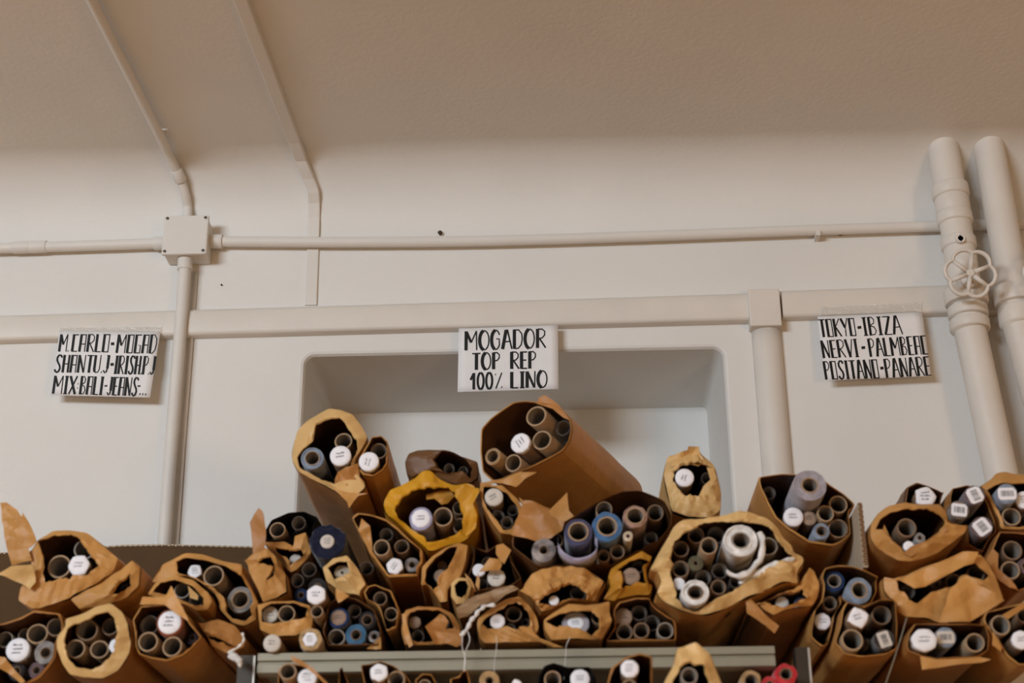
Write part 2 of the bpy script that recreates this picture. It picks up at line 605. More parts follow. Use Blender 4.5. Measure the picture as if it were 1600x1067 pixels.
def riser(axis_px, rings_py, label, root_label, wheel_px=None, port_px=None):
    pts = smooth_path([at(a, b, VY) for a, b in axis_px], 40)
    root = empty('valve_pipe', at(*axis_px[-1], VY), root_label, 'pipe', 'pipes with valves')
    F = lambda y: frac(pts, y)
    fr = [(0, PR), (F(230), PR)]
    for y0, y1, r in rings_py:
        a, b = F(y0), F(y1)
        e = (b - a) * .12
        fr += [(a - e * .2, PR), (a + e * .4, r * .97), (a + e, r), (b - e, r), (b - e * .4, r * .97), (b + e * .2, PR)]
    fr += [(1, PR)]
    o = lathe_path(pts, fr).build('pipe_run', 'pipe_paint', root, True, -root.location)
    sharp(o, 40)
    if wheel_px:
        wx, wy = wheel_px
        WYY = VY - 0.125
        wc = at(wx, wy, WYY)
        R0 = 0.070
        tilt = Matrix.Rotation(math.radians(9), 3, 'X')
        mb = MB()
        ring, N = [], 96
        for k in range(N):
            a = 2 * math.pi * k / N
            rr = R0 * (0.82 + 0.20 * abs(math.sin(3 * (a - 0.35))) ** 0.55)
            ring.append((a, rr))
        rs = []
        for a, rr in ring + [ring[0]]:
            c_ = Vector((rr * math.cos(a), 0, rr * math.sin(a)))
            er = Vector((math.cos(a), 0, math.sin(a)))
            rs.append([wc + tilt @ (c_ + er * (.0062 * math.cos(2 * math.pi * j / 10)) + Vector((0, .0075 * math.sin(2 * math.pi * j / 10), 0))) for j in range(10)])
        mb.rings(rs, False, False)
        w = mb.build('hand_wheel', 'pipe_paint', root, True, -root.location)
        w['label'] = 'lobed round hand wheel'
        for k in range(6):
            a = 0.35 + math.pi / 3 * k
            MB().tube([wc + tilt @ Vector((.010 * math.cos(a), 0, .010 * math.sin(a))), wc + tilt @ Vector((R0 * .82 * math.cos(a), 0, R0 * .82 * math.sin(a)))], [.0072, .0058], 10).build('spoke', 'pipe_paint', w, True)
        MB().tube([wc + tilt @ Vector((0, -.010, 0)), wc + tilt @ Vector((0, -.008, 0)), wc + tilt @ Vector((0, .010, 0))], [.009, .0125, .0135], 6).build('hub', 'pipe_paint', w, False)
        # stem and bonnet back to the pipe
        base = Vector((at(wx - 3, wy + 24, VY).x, VY, at(wx, wy + 26, VY).z))
        ax = [wc + tilt @ Vector((0, .008, 0)), wc.lerp(base, .35), wc.lerp(base, .36), wc.lerp(base, .55), wc.lerp(base, .56), base]
        o = MB().tube(ax, [.0085, .0085, .022, .024, .036, .040], 20).build('valve_bonnet', 'pipe_paint', root, True, -root.location)
        sharp(o, 40)
    if port_px:
        c_ = at(*port_px, VY - .058)
        o = MB().tube([c_ + Vector((0, .03, 0)), c_, c_, c_ + Vector((0, .006, 0))], [.0135, .0135, .008, .0075], 18).build('test_port', 'pipe_paint', root, True, -root.location)
        sharp(o, 40)
        o = MB().tube([c_ + Vector((0, .008, 0)), c_ + Vector((0, .003, 0))], [.0072, .0055], 14).build('port_plug', 'brass_dark', root, True, -root.location)
    return root


riser([(1467, 190), (1476, 246), (1496, 370), (1514, 500), (1530, 640), (1543, 722), (1566, 800), (1592, 870)],
      [(289, 309, PR * 1.19), (310, 334, PR * 1.10), (334, 352, PR * 1.14), (374, 390, PR * 1.12), (391, 450, PR * 1.02), (452, 478, PR * 1.36), (479, 497, PR * 1.24), (499, 516, PR * 1.24)],
      '', 'thick white vertical pipe with collars and a lobed hand wheel valve', (1516, 427), (1501, 372))
riser([(1541, 190), (1549, 262), (1562, 335), (1576, 408), (1588, 480), (1597, 540), (1604, 598), (1622, 660), (1652, 730)],
      [(448, 476, PR * 1.30), (480, 510, PR * 1.2)],
      '', 'plain white vertical pipe beside the valve pipe, partly outside the frame', (1640, 430))


# ================================================================== lettered signs
def ell(a0, a1, n=10, cx=.5, cy=.5, rx=.42, ry=.5):
    return [(cx + rx * math.cos(math.radians(a0 + (a1 - a0) * k / n)), cy - ry * math.sin(math.radians(a0 + (a1 - a0) * k / n))) for k in range(n + 1)]


T, M_, t_ = 1.0, .7, .42
BOWL = [(.14, .02), (.6, .02), (.86, .14), (.84, .34), (.6, .48), (.2, .52)]
GL = {'M': (1.3, [(T, [(.1, 1), (.12, 0)]), (.8, [(.14, .02), (.5, .6)]), (t_, [(.5, .6), (.9, 0)]), (t_, [(.9, 0), (.92, 1)])]),
      'o': (.95, [(T, [(.15, 0), (.15, 1)]), (t_, [(.1, .03), (.88, .03)]), (t_, [(.85, 0), (.85, 1)]), (t_, [(.1, .98), (.88, .98)])]),
      'O': (1.1, [(T, ell(100, 262)), (t_, ell(-100, 102))]),
      '0': (.8, [(M_, ell(90, 270, rx=.38)), (M_, ell(-90, 90, rx=.38))]),
      'g': (.95, [(T, [(.15, 0), (.15, 1)]), (t_, [(.1, .03), (.9, .03)]), (t_, [(.1, .98), (.85, .98)]), (t_, [(.85, 1), (.85, .58), (.55, .58)])]),
      'G': (1.0, [(T, ell(95, 258)), (t_, ell(30, 100)), (t_, ell(-100, -30) + [(.84, .45), (.55, .45)])]),
      'a': (.95, [(T, [(.15, 1), (.2, 0)]), (t_, [(.15, .03), (.85, .03)]), (t_, [(.84, 0), (.86, 1)]), (t_, [(.2, .56), (.85, .56)])]),
      'A': (1.05, [(T, [(.08, 1), (.42, 0)]), (t_, [(.42, 0), (.58, .02)]), (.5, [(.54, 0), (.96, 1)]), (t_, [(.2, .62), (.8, .6)])]),
      'D': (1.0, [(T, [(.12, 0), (.12, 1)]), (t_, [(.05, .02), (.55, .02), (.85, .22), (.9, .5), (.8, .8), (.5, .98), (.12, .99)])]),
      'R': (1.0, [(T, [(.14, 0), (.14, 1)]), (t_, BOWL), (.5, [(.35, .52), (.95, 1)])]),
      'P': (.9, [(T, [(.16, 0), (.16, 1)]), (t_, BOWL)]),
      'T': (.95, [(T, [(.52, 0), (.5, 1)]), (t_, [(.02, .03), (.98, .03)])]),
      'E': (.85, [(T, [(.18, 0), (.18, 1)]), (t_, [(.1, .03), (.92, .03)]), (t_, [(.18, .5), (.8, .5)]), (t_, [(.1, .98), (.92, .98)])]),
      '1': (.6, [(M_, [(.05, .42), (.6, .02)]), (.85, [(.62, 0), (.6, 1)])]),
      '%': (1.0, [(.5, [(.12, .1), (.2, .13)]), (t_, [(.8, .02), (.2, 1)]), (.6, [(.75, .92), (.84, .95)])]),
      'L': (.85, [(T, [(.16, 0), (.16, 1)]), (t_, [(.1, .98), (.95, .98)])]),
      'I': (.6, [(T, [(.5, 0), (.5, 1)]), (t_, [(.1, .03), (.9, .03)]), (t_, [(.1, .98), (.9, .98)])]),
      'N': (1.05, [(T, [(.12, 0), (.12, 1)]), (.75, [(.14, .02), (.82, .98)]), (t_, [(.88, 0), (.86, 1)])]),
      'C': (.85, [(T, [(.16, 0), (.16, 1)]), (t_, [(.1, .03), (.9, .03)]), (t_, [(.1, .98), (.9, .98)])]),
      'S': (.95, [(.75, [(.92, .16), (.75, .03), (.45, .02), (.25, .14), (.25, .3), (.45, .46), (.68, .6), (.78, .76), (.65, .93), (.4, .99), (.18, .94), (.05, .82)])]),
      'H': (.95, [(T, [(.15, 0), (.15, 1)]), (.8, [(.85, 0), (.85, 1)]), (t_, [(.15, .52), (.85, .5)])]),
      'U': (.95, [(T, [(.14, 0), (.14, .8), (.22, .95)]), (t_, [(.18, .92), (.4, .99), (.7, .95), (.86, .8), (.88, 0)])]),
      'J': (.8, [(T, [(.72, 0), (.7, .75)]), (.6, [(.7, .72), (.6, .93), (.35, .99), (.05, .85)]), (t_, [(.4, .03), (.95, .03)])]),
      'X': (1.0, [(T, [(.08, 0), (.9, 1)]), (.6, [(.95, 0), (.1, 1)])]),
      'B': (.9, [(T, [(.16, 0), (.16, 1)]), (t_, [(.1, .02), (.55, .03), (.78, .15), (.72, .34), (.2, .48)]), (t_, [(.2, .48), (.7, .55), (.9, .75), (.7, .95), (.1, .98)])]),
      'K': (1.0, [(T, [(.14, 0), (.14, 1)]), (t_, [(.9, 0), (.18, .52)]), (.6, [(.3, .48), (.95, 1)])]),
      'Y': (1.0, [(.9, [(.05, 0), (.52, .52)]), (t_, [(.95, 0), (.55, .5), (.5, 1)])]),
      'Z': (.9, [(t_, [(.05, .03), (.92, .03)]), (T, [(.85, .03), (.16, .97)]), (t_, [(.08, .98), (.98, .98)])]),
      'V': (1.0, [(T, [(.08, 0), (.5, 1)]), (t_, [(.95, 0), (.52, 1)])]),
      '.': (.28, [(.75, [(.3, .95), (.7, .97)])]), ':': (.4, [(.6, [(.35, .42), (.65, .44)]), (.6, [(.35, .66), (.65, .68)])]),
      '-': (.6, [(1.1, [(.05, .52), (.95, .50)])]), '_': (.6, [(.6, [(.05, .52), (.95, .50)])]), ' ': (.5, [])}


def sign(corners, ydep, words_, crop, label, thick, tape=None, slant=0.0):
    """corners TL TR BR BL in picture pixels; ydep(py) is how far out the paper hangs at that height"""
    c = [at(x, y, 0) for x, y in corners]
    root = empty('paper_sign', at(*corners[3], ydep(corners[3][1])), label, 'sign', 'hand-lettered paper signs')
    NU, NV = 12, 8
    fr, bk = [], []
    for j in range(NV + 1):
        for i in range(NU + 1):
            u, v = i / NU, j / NV
            x = (corners[0][0] * (1 - u) + corners[1][0] * u) * (1 - v) + (corners[3][0] * (1 - u) + corners[2][0] * u) * v
            y = (corners[0][1] * (1 - u) + corners[1][1] * u) * (1 - v) + (corners[3][1] * (1 - u) + corners[2][1] * u) * v
            p = at(x, y, ydep(y))
            fr.append(p)
            bk.append(p + Vector((0, .0009, 0)))
    n = NU + 1
    K = len(fr)
    f = []
    for j in range(NV):
        for i in range(NU):
            a = j * n + i
            f.append((a, a + 1, a + n + 1, a + n))
            f.append((K + a, K + a + n, K + a + n + 1, K + a + 1))
    bd = [i for i in range(n)] + [j * n + NU for j in range(1, NV + 1)] + [NV * n + i for i in range(NU - 1, -1, -1)] + [j * n for j in range(NV - 1, 0, -1)]
    for i in range(len(bd)):
        a, b = bd[i], bd[(i + 1) % len(bd)]
        f.append((a, K + a, K + b, b))
    MB().add(fr + bk, f).build('paper', 'paper_white', root, True, -root.location)
    ink = MB()
    clip = [ (0, 0) ]
    for text, x0, y0, x1, y1, h0, h1 in words_:
        # word from (x0,y0 top) to (x1,y1 top), heights h0,h1 in crop pixels
        tot = sum(GL[ch][0] for ch in text)
        cur = 0.0
        for ch in text:
            wd, strokes = GL[ch]
            a, b = cur / tot, (cur + wd) / tot
            cur += wd
            for wgt, pts in strokes:
                pp = []
                for u, v in pts:
                    g = a + (b - a) * (.04 + .92 * u)
                    h = h0 + (h1 - h0) * g
                    pp.append(((x0 + (x1 - x0) * g) - slant * (v - .5) * h, y0 + (y1 - y0) * g + v * h))
                hw = wgt * thick / 2
                L_, R_ = [], []
                for k, p in enumerate(pp):
                    q0, q1 = pp[max(k - 1, 0)], pp[min(k + 1, len(pp) - 1)]
                    dx, dy = q1[0] - q0[0], q1[1] - q0[1]
                    l = math.hypot(dx, dy) or 1
                    nx, ny = -dy / l * hw, dx / l * hw
                    for lst, s in ((L_, 1), (R_, -1)):
                        X, Y = px(crop, p[0] + s * nx, p[1] + s * ny)
                        lst.append(at(X, Y, ydep(Y)) + Vector((0, -.0005 - .00006 * wgt, 0)))
                m = len(pp)
                ink.add(L_ + R_, [(k, k + 1, m + k + 1, m + k) for k in range(m - 1)])
    ink.build('lettering', 'ink', root, False, -root.location)
    if tape:
        mb = MB()
        NT = 26
        rows = []
        for j in range(5):
            for i in range(NT + 1):
                u, v = i / NT, j / 4
                (ax, ay), (bx_, by), (cx, cy), (dx, dy) = tape
                X = (ax * (1 - u) + bx_ * u) * (1 - v) + (dx * (1 - u) + cx * u) * v
                Y = (ay * (1 - u) + by * u) * (1 - v) + (dy * (1 - u) + cy * u) * v
                q = at(X, Y, -0.041)
                q.y += 0.0034 * noise.noise(Vector((q.x * 70, q.z * 110, 3))) - .001 - .004 * v
                rows.append(q)
        mb.add(rows, [(j * (NT + 1) + i, j * (NT + 1) + i + 1, (j + 1) * (NT + 1) + i + 1, (j + 1) * (NT + 1) + i) for j in range(4) for i in range(NT)])
        mb.build('clear_tape', 'tape', root, False, -root.location)['label'] = 'shiny clear adhesive tape'
    return root


P4 = lambda c, l: [px(c, x, y) for x, y in l]
sign(P4('S2', [(205, 177), (1385, 135), (1392, 897), (190, 933)]), lambda y: -0.041 - .00006 * (y - 508),
     [('MOGADOR', 268, 212, 1250, 178, 228, 228), ('TOP', 358, 472, 705, 460, 200, 200), ('REP', 815, 455, 1135, 448, 205, 205),
      ('100%', 338, 708, 745, 700, 198, 188), ('LINO', 815, 695, 1270, 678, 194, 200)], 'S2',
     'white card lettered MOGADOR TOP REP 100% LINO above the niche', 40)
sign(P4('S1', [(236, 190), (1355, 205), (1240, 932), (130, 905)]), lambda y: -0.044 - .00014 * max(0, y - 517),
     [('M.', 230, 230, 352, 230, 192, 194), ('CaRLo', 372, 230, 800, 228, 192, 202), ('-', 803, 230, 848, 232, 205, 205), ('MogaD', 868, 232, 1325, 232, 206, 212),
      ('SHaNTU.J', 182, 458, 795, 462, 196, 198), ('-', 798, 464, 842, 464, 198, 198), ('IRISH.P.J', 845, 466, 1305, 474, 204, 206),
      ('MIX', 160, 690, 430, 694, 200, 204), (':', 425, 694, 455, 694, 200, 200), ('BaLI', 462, 694, 728, 700, 204, 206), ('_', 733, 698, 770, 698, 206, 206), ('JEaNS', 768, 702, 1112, 710, 204, 208),
      ('_', 1100, 700, 1138, 700, 206, 206), ('...', 1125, 706, 1220, 706, 196, 200)], 'S1',
     'white card lettered M.CARLO MOGAD taped to the casing near the junction box', 29,
     P4('S1', [(240, 152), (1365, 140), (1362, 206), (238, 196)]), 0.13)
sign(P4('S3', [(190, 240), (1325, 190), (1425, 885), (275, 935)]), lambda y: -0.044 - .00010 * max(0, y - 490),
     [('ToKYo', 205, 272, 608, 255, 195, 195), ('-', 620, 262, 670, 258, 195, 195), ('IBIZA', 672, 250, 1108, 228, 200, 205),
      ('NERVI', 232, 502, 635, 482, 192, 198), ('-', 663, 480, 712, 478, 196, 196), ('PALMBEaC', 742, 482, 1388, 444, 198, 206),
      ('PoSITANo', 258, 728, 858, 704, 198, 208), ('-', 868, 700, 912, 698, 200, 200), ('PANARE', 918, 702, 1420, 672, 206, 208)], 'S3',
     'white card lettered TOKYO IBIZA taped to the casing beside the valve pipes', 28,
     P4('S3', [(222, 135), (1318, 85), (1322, 192), (200, 232)]), -0.16)
# ================================================================== paper bags and rolls
def area2(P):
    return sum(P[i][0] * P[(i + 1) % len(P)][1] - P[(i + 1) % len(P)][0] * P[i][1] for i in range(len(P)))


def resample(P, n, start):
    """n points evenly along the closed outline P, beginning at the outline point nearest START"""
    if area2(P) < 0:
        P = P[::-1]
    L = [0.0]
    for i in range(len(P)):
        a, b = P[i], P[(i + 1) % len(P)]
        L.append(L[-1] + math.hypot(b[0] - a[0], b[1] - a[1]))
    T = L[-1]

    def pos(s):
        s %= T
        for i in range(len(P)):
            if s <= L[i + 1]:
                k = (s - L[i]) / max(1e-9, L[i + 1] - L[i])
                a, b = P[i], P[(i + 1) % len(P)]
                return (a[0] + (b[0] - a[0]) * k, a[1] + (b[1] - a[1]) * k)
        return P[0]
    s0 = min((math.hypot(pos(T * k / 400)[0] - start[0], pos(T * k / 400)[1] - start[1]), T * k / 400) for k in range(400))[1]
    pts = [pos(s0 + T * k / n) for k in range(n)]
    return pts


def centroid(P):
    return (sum(p[0] for p in P) / len(P), sum(p[1] for p in P) / len(P))


def inset(P, w):
    c = centroid(P)
    out = []
    for p in P:
        l = math.hypot(p[0] - c[0], p[1] - c[1])
        k = max(.15, 1 - w / max(l, 1e-6))
        out.append((c[0] + (p[0] - c[0]) * k, c[1] + (p[1] - c[1]) * k))
    return out


def tri(x):
    x = x % 1.0
    return 4 * abs(x - .5) - 1


def crumple_fn(seed, wl=0.07):
    rnd = random.Random(seed)
    dirs = []
    for k in range(6):
        d = Vector((rnd.gauss(0, 1), rnd.gauss(0, .6), rnd.gauss(0, 1))).normalized()
        dirs.append((d / (wl * rnd.uniform(.6, 1.8)), rnd.random(), rnd.uniform(.5, 1)))

    def f(p):
        q = p + noise.noise_vector(p * 7) * .02
        return sum(a * tri(q.dot(d) + ph) for d, ph, a in dirs) / 3.0
    return f


NB_ = 104
THINGS = []


def push_out(P, Q, margin):
    """points of outline P that lie inside outline Q (x, z) move to Q's edge"""
    xs, zs = [q[0] for q in Q], [q[1] for q in Q]
    bx0, bx1, bz0, bz1 = min(xs) - margin, max(xs) + margin, min(zs) - margin, max(zs) + margin
    sgn = 1 if area2(Q) > 0 else -1
    out = []
    for p in P:
        if not (bx0 < p[0] < bx1 and bz0 < p[1] < bz1):
            out.append(p)
            continue
        ins = False
        best = None
        n = len(Q)
        for k in range(n):
            a, c = Q[k], Q[(k + 1) % n]
            if (a[1] > p[1]) != (c[1] > p[1]) and p[0] < (c[0] - a[0]) * (p[1] - a[1]) / (c[1] - a[1]) + a[0]:
                ins = not ins
            ex, ez = c[0] - a[0], c[1] - a[1]
            l2 = ex * ex + ez * ez
            if l2 < 1e-12:
                continue
            t = max(0, min(1, ((p[0] - a[0]) * ex + (p[1] - a[1]) * ez) / l2))
            nx, nz = a[0] + ex * t, a[1] + ez * t
            dd = math.hypot(p[0] - nx, p[1] - nz)
            if best is None or dd < best[0]:
                l = math.sqrt(l2)
                best = (dd, nx, nz, sgn * ez / l, -sgn * ex / l)
        if ins or best[0] < margin:
            out.append((best[1] + best[3] * margin, best[2] + best[4] * margin))
        else:
            out.append(p)
    return out


def to_px(p):
    v = ROT.transposed() @ (p - CAM)
    return (800.0 + F_PX * v.x / -v.z, 533.5 - F_PX * v.y / -v.z)


def bag(outer, inner, d, label, col, cat='paper bag', name='kraft_bag', crop='X', L=None, skew=(0, 0), cuff=.010, amp=.0045, wl=.07,
        rim=None, w=6, seed=None, belly=1.0, deep=.62, group='paper bags of fabric rolls', zone=None, lining=None):
    """A bag lying on the shelf with its mouth to the room; d: how far its mouth is from the wall.  It is built later, by make_bag."""
    seed = seed if seed is not None else len(THINGS) + 11
    O2 = [px(crop, *p) for p in outer]
    I2 = [px(crop, *p) for p in inner] if inner else inset(O2, w / CROPS[crop][2] * 1.0)
    ci = centroid(I2)
    top = min(O2, key=lambda p: abs(p[0] - ci[0]) * .6 + p[1])
    O = resample(O2, NB_, top)
    best = None
    Iraw = resample(I2, NB_, min(I2, key=lambda p: math.hypot(p[0] - top[0], p[1] - top[1])))
    for s in range(-10, 11):
        e = sum((O[k][0] - Iraw[(k + s) % NB_][0]) ** 2 + (O[k][1] - Iraw[(k + s) % NB_][1]) ** 2 for k in range(NB_))
        if best is None or e < best[0]:
            best = (e, s)
    I = [Iraw[(k + best[1]) % NB_] for k in range(NB_)]
    # no part of the mouth's inner edge may lie outside its outer edge
    b = dict(root=None, d=d, L=L or d - 0.12, axis=Vector((skew[0], 1, skew[1])), O=O, dep=lambda p: -d, label=label, rolls=[], flaps=[], crop=crop, col=col, rim=rim or col,
             O3=[at(p[0], p[1], -d) for p in O], I3=[at(p[0], p[1], -d) for p in I], cuff=cuff, amp=amp, wl=wl, seed=seed, belly=belly, deep=deep, group=group, cat=cat, name=name, zone=zone, lining=lining)
    THINGS.append(b)
    return b


def fit_together(limits):
    """neighbouring bags press against each other instead of running through each other: the one whose mouth is further back gives way"""
    done = []
    for b in sorted(THINGS, key=lambda q: -q['d']):
        P = [(p.x, p.z) for p in b['O3']]
        for it in range(6):
            for f in limits:
                P = f(b, P)
            for q in done:
                P = push_out(P, q['XZ'], .003 + .85 * (b['amp'] + q['amp']))
        P = [tuple(.2 * P[k - 1][c] + .6 * P[k][c] + .2 * P[(k + 1) % NB_][c] for c in (0, 1)) for k in range(NB_)]
        for q in done:
            P = push_out(P, q['XZ'], .003 + .85 * (b['amp'] + q['amp']))
        b['XZ'] = P
        done.append(b)
        O3n = [Vector((x, b['O3'][k].y, z)) for k, (x, z) in enumerate(P)]
        c = sum(O3n, Vector()) / NB_
        for k in range(NB_):
            b['I3'][k] += (O3n[k] - b['O3'][k])
        Pin = [c + (p - c) * .985 for p in O3n]
        # keep the inner edge inside
        Q = [(p.x, p.z) for p in Pin]
        sg = 1 if area2(Q) > 0 else -1
        for k in range(NB_):
            p = b['I3'][k]
            inside = False
            bestn = None
            for m in range(NB_):
                a, e = Q[m], Q[(m + 1) % NB_]
                if (a[1] > p.z) != (e[1] > p.z) and p.x < (e[0] - a[0]) * (p.z - a[1]) / (e[1] - a[1]) + a[0]:
                    inside = not inside
                dd = math.hypot(p.x - a[0], p.z - a[1])
                if bestn is None or dd < bestn[0]:
                    bestn = (dd, a)
            if not inside:
                p.x, p.z = bestn[1]
        b['O3'] = O3n
        b['O'] = [to_px(p) for p in O3n]
        b['I'] = [to_px(p) for p in b['I3']]


def make_bag(b):
    O3, I3, d, L, axis, amp, cuff = b['O3'], b['I3'], b['d'], b['L'], b['axis'], b['amp'], b['cuff']
    C3 = sum(O3, Vector()) / NB_
    b['C3'] = C3
    root = empty(b['name'], Vector((C3.x, -d + .02, min(p.z for p in O3))), b['label'], b['cat'], b['group'])
    b['root'] = root
    seed, wl = b['seed'], b['wl']
    cr = crumple_fn(seed, wl)
    cr2 = crumple_fn(seed + 500, wl * .45)
    fwd = Vector((0, -1, 0))

    def rad(p):
        v = p - C3
        v.y = 0
        return v.normalized()
    # folded rim: paper crest at the mouth, sloping back to the outer edge
    rimrings = []
    for s, h in ((0, .78), (.07, 1), (.28, .82), (.52, .55), (.78, .26), (1, 0)):
        r = []
        for k in range(NB_):
            p = I3[k].lerp(O3[k], s)
            wid = (O3[k] - I3[k]).length
            q = p + fwd * (h * min(cuff, .002 + wid * .45))
            a = min(amp, .0008 + wid * .16)
            q += fwd * (a * 1.4 * cr(p)) + fwd * (a * .7 * cr2(p))
            q += rad(p) * (a * .5 * cr(p + Vector((.3, .1, .2)))) * (1 if 0 < s < 1 else .7)
            if s < .1:
                q += rad(p) * (a * .55 * cr2(p * 1.6)) + fwd * (a * .6 * cr2(p * 2.1 + Vector((.5, 0, 0))))
            r.append(q)
        rimrings.append(r)
    m = MB()
    inner_back = [p + Vector((0, .005, 0)) + rad(p) * .0012 for p in rimrings[0]]
    m.rings([inner_back] + rimrings + [[p + Vector((0, .006, 0)) - rad(p) * .0015 for p in rimrings[-1]]], False, False)
    sharp(m.build('folded_rim', b['rim'], root, True, -root.location), 10)  # a rim kraft paler than the body paints in light on the fold
    # outer skin backwards, and an inside face, darkened in colour for shade, with room for the rolls
    bodyr = []
    for t in (0.004, .03, .06, .10, .15, .21, .28, .36, .46, .58, .72, .86, 1.0):
        y = min(t if t < .3 else .28 + (L - .28) * (t - .28) / .72, L)
        fade = 1.0 if y < .3 else max(.2, 1 - (y - .3) * 3)
        r = []
        for k in range(NB_):
            base = O3[k]
            p = Vector((base.x, base.y, base.z)) + axis * y
            a = amp * (.3 + .7 * min(1, y / .08)) * fade
            r.append(p + rad(base) * (a * .55 * (cr(p) + .65)))
        bodyr.append(r)
    m = MB()
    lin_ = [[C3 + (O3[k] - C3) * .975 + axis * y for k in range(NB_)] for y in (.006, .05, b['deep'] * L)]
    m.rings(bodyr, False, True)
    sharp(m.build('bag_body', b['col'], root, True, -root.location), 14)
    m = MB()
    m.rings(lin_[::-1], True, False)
    m.build('shaded_inside', b['lining'] or {'ochre': 'ochre_shaded', 'ochre_brown': 'ochre_shaded', 'black_cloth': 'black_cloth'}.get(b['col'], 'lining'), root, True, -root.location)
    for a, k in b['flaps']:
        make_flap(b, *a, **k)
    return b


def flap(b, *a, **k):
    b['flaps'].append((a, k))


def make_flap(b, pts, crop=None, name='torn_flap', out=(.0, .03), col=None, amp=.004, seed=3):
    """a loose tongue of paper belonging to bag b: outline in crop pixels, standing out[0] off the mouth at its foot and out[1] at its tip (metres towards the room)"""
    crop = crop or b['crop']
    P = [px(crop, *p) for p in pts]
    if area2(P) < 0:
        P = P[::-1]
    ys = [p[1] for p in P]
    y0, y1 = min(ys), max(ys)
    cr = crumple_fn(seed, .05)
    bm = bmesh.new()
    bm.faces.new([bm.verts.new((p[0], p[1], 0)) for p in P])
    bmesh.ops.triangulate(bm, faces=bm.faces[:])
    for _ in range(3):
        bmesh.ops.subdivide_edges(bm, edges=[e for e in bm.edges if e.calc_length() > 5], cuts=1, use_grid_fill=True)
        bmesh.ops.triangulate(bm, faces=bm.faces[:])
    fr, bk = [], []
    for v in bm.verts:
        k = (y1 - v.co.y) / max(1, y1 - y0)
        p = at(v.co.x, v.co.y, -b['d'] - (out[0] + (out[1] - out[0]) * k))
        p.y -= amp * cr(p) * 2.0
        p += Vector((1, 0, .5)) * (.3 * amp * cr(p + Vector((1, 1, 1))))
        fr.append(p)
        bk.append(p + Vector((0, .0016, 0)))
    bm.verts.index_update()
    n = len(fr)
    f = [tuple(v.index for v in q.verts) for q in bm.faces]
    f += [tuple(n + i for i in q[::-1]) for q in f]
    for e in bm.edges:
        if len(e.link_faces) == 1:
            a, c = e.verts[0].index, e.verts[1].index
            f.append((a, c, n + c, n + a))
    bm.free()
    o = mesh_obj(name, fr + bk, f, col or b['rim'], b['root'], True, -b['root'].location)
    sharp(o, 13)
    return o


def loose(d, L=None, skew=(0, 0), crop='X'):
    """rolls that lie on the pile without a bag"""
    return {'root': None, 'd': d, 'L': L or d - .14, 'axis': Vector((skew[0], 1, skew[1])), 'O': None, 'dep': lambda p: -d, 'label': '', 'rolls': [], 'crop': crop}


KIND = {'open': 'open cardboard tubes', 'cap': 'label-capped rolls', 'bar': 'barcode-labelled rolls', 'fab': 'fabric-wrapped rolls'}


def roll(b, kind, x, y, r, label, r2=None, mat_='tube_brown', fab=None, off=.03, crop=None, wall=.15, sides=None, lab='label_white', rag=0.0, ang=0, squash=1.0, fuzz=0, length=None, nrings=3, card=(1.5, 1.15)):
    crop = crop or b['crop']
    X, Y = px(crop, x, y)
    s = 1 / CROPS[crop][2]
    b['rolls'].append(dict(kind=kind, x=X, y=Y, r=r * s, r2=(r2 or r) * s, label=label, mat=mat_, fab=fab, off=off, wall=wall, sides=sides, lab=lab, rag=rag, ang=ang, squash=squash, fuzz=fuzz, length=length, nrings=nrings, card=card))


def settle(b):
    """rolls in one bag press against each other and the paper: no two share space"""
    R = b['rolls']
    for it in range(120):
        for i in range(len(R)):
            for j in range(i + 1, len(R)):
                p, q = R[i], R[j]
                dx, dy = q['x'] - p['x'], q['y'] - p['y']
                l = math.hypot(dx, dy) or .01
                g = (p['r2'] + q['r2']) * b['axis'].length + .35 - l
                if g > 0:
                    for o_, sg in ((p, -1), (q, 1)):
                        o_['x'] += sg * dx / l * g * .3
                        o_['y'] += sg * dy / l * g * .3
        if b['O']:
            for p in R:
                P, mg = (b['I'], 1.2) if p['off'] < .02 else (b['O'], 3.4)
                best = None
                for k in range(len(P)):
                    a, c = P[k], P[(k + 1) % len(P)]
                    ex, ey = c[0] - a[0], c[1] - a[1]
                    l2 = ex * ex + ey * ey or 1e-6
                    t = max(0, min(1, ((p['x'] - a[0]) * ex + (p['y'] - a[1]) * ey) / l2))
                    dx, dy = p['x'] - a[0] - ex * t, p['y'] - a[1] - ey * t
                    l = math.hypot(dx, dy)
                    if best is None or l < best[0]:
                        l_ = math.sqrt(l2)
                        best = (l, -ey / l_, ex / l_, (p['x'] - a[0]) * -ey / l_ + (p['y'] - a[1]) * ex / l_)
                sd = best[0] * (1 if best[3] > 0 else -1)
                g = p['r2'] + mg - sd
                if g > 0:
                    p['x'] += best[1] * min(g, 4) * .4
                    p['y'] += best[2] * min(g, 4) * .4
        if it > 70:
            for i in range(len(R)):
                for j in range(i + 1, len(R)):
                    p, q = R[i], R[j]
                    g = p['r2'] + q['r2'] - math.hypot(q['x'] - p['x'], q['y'] - p['y'])
                    if g > .2:
                        for o_ in (p, q):
                            if o_['r2'] > 7:
                                o_['r2'] *= .996
                                o_['r'] *= .996


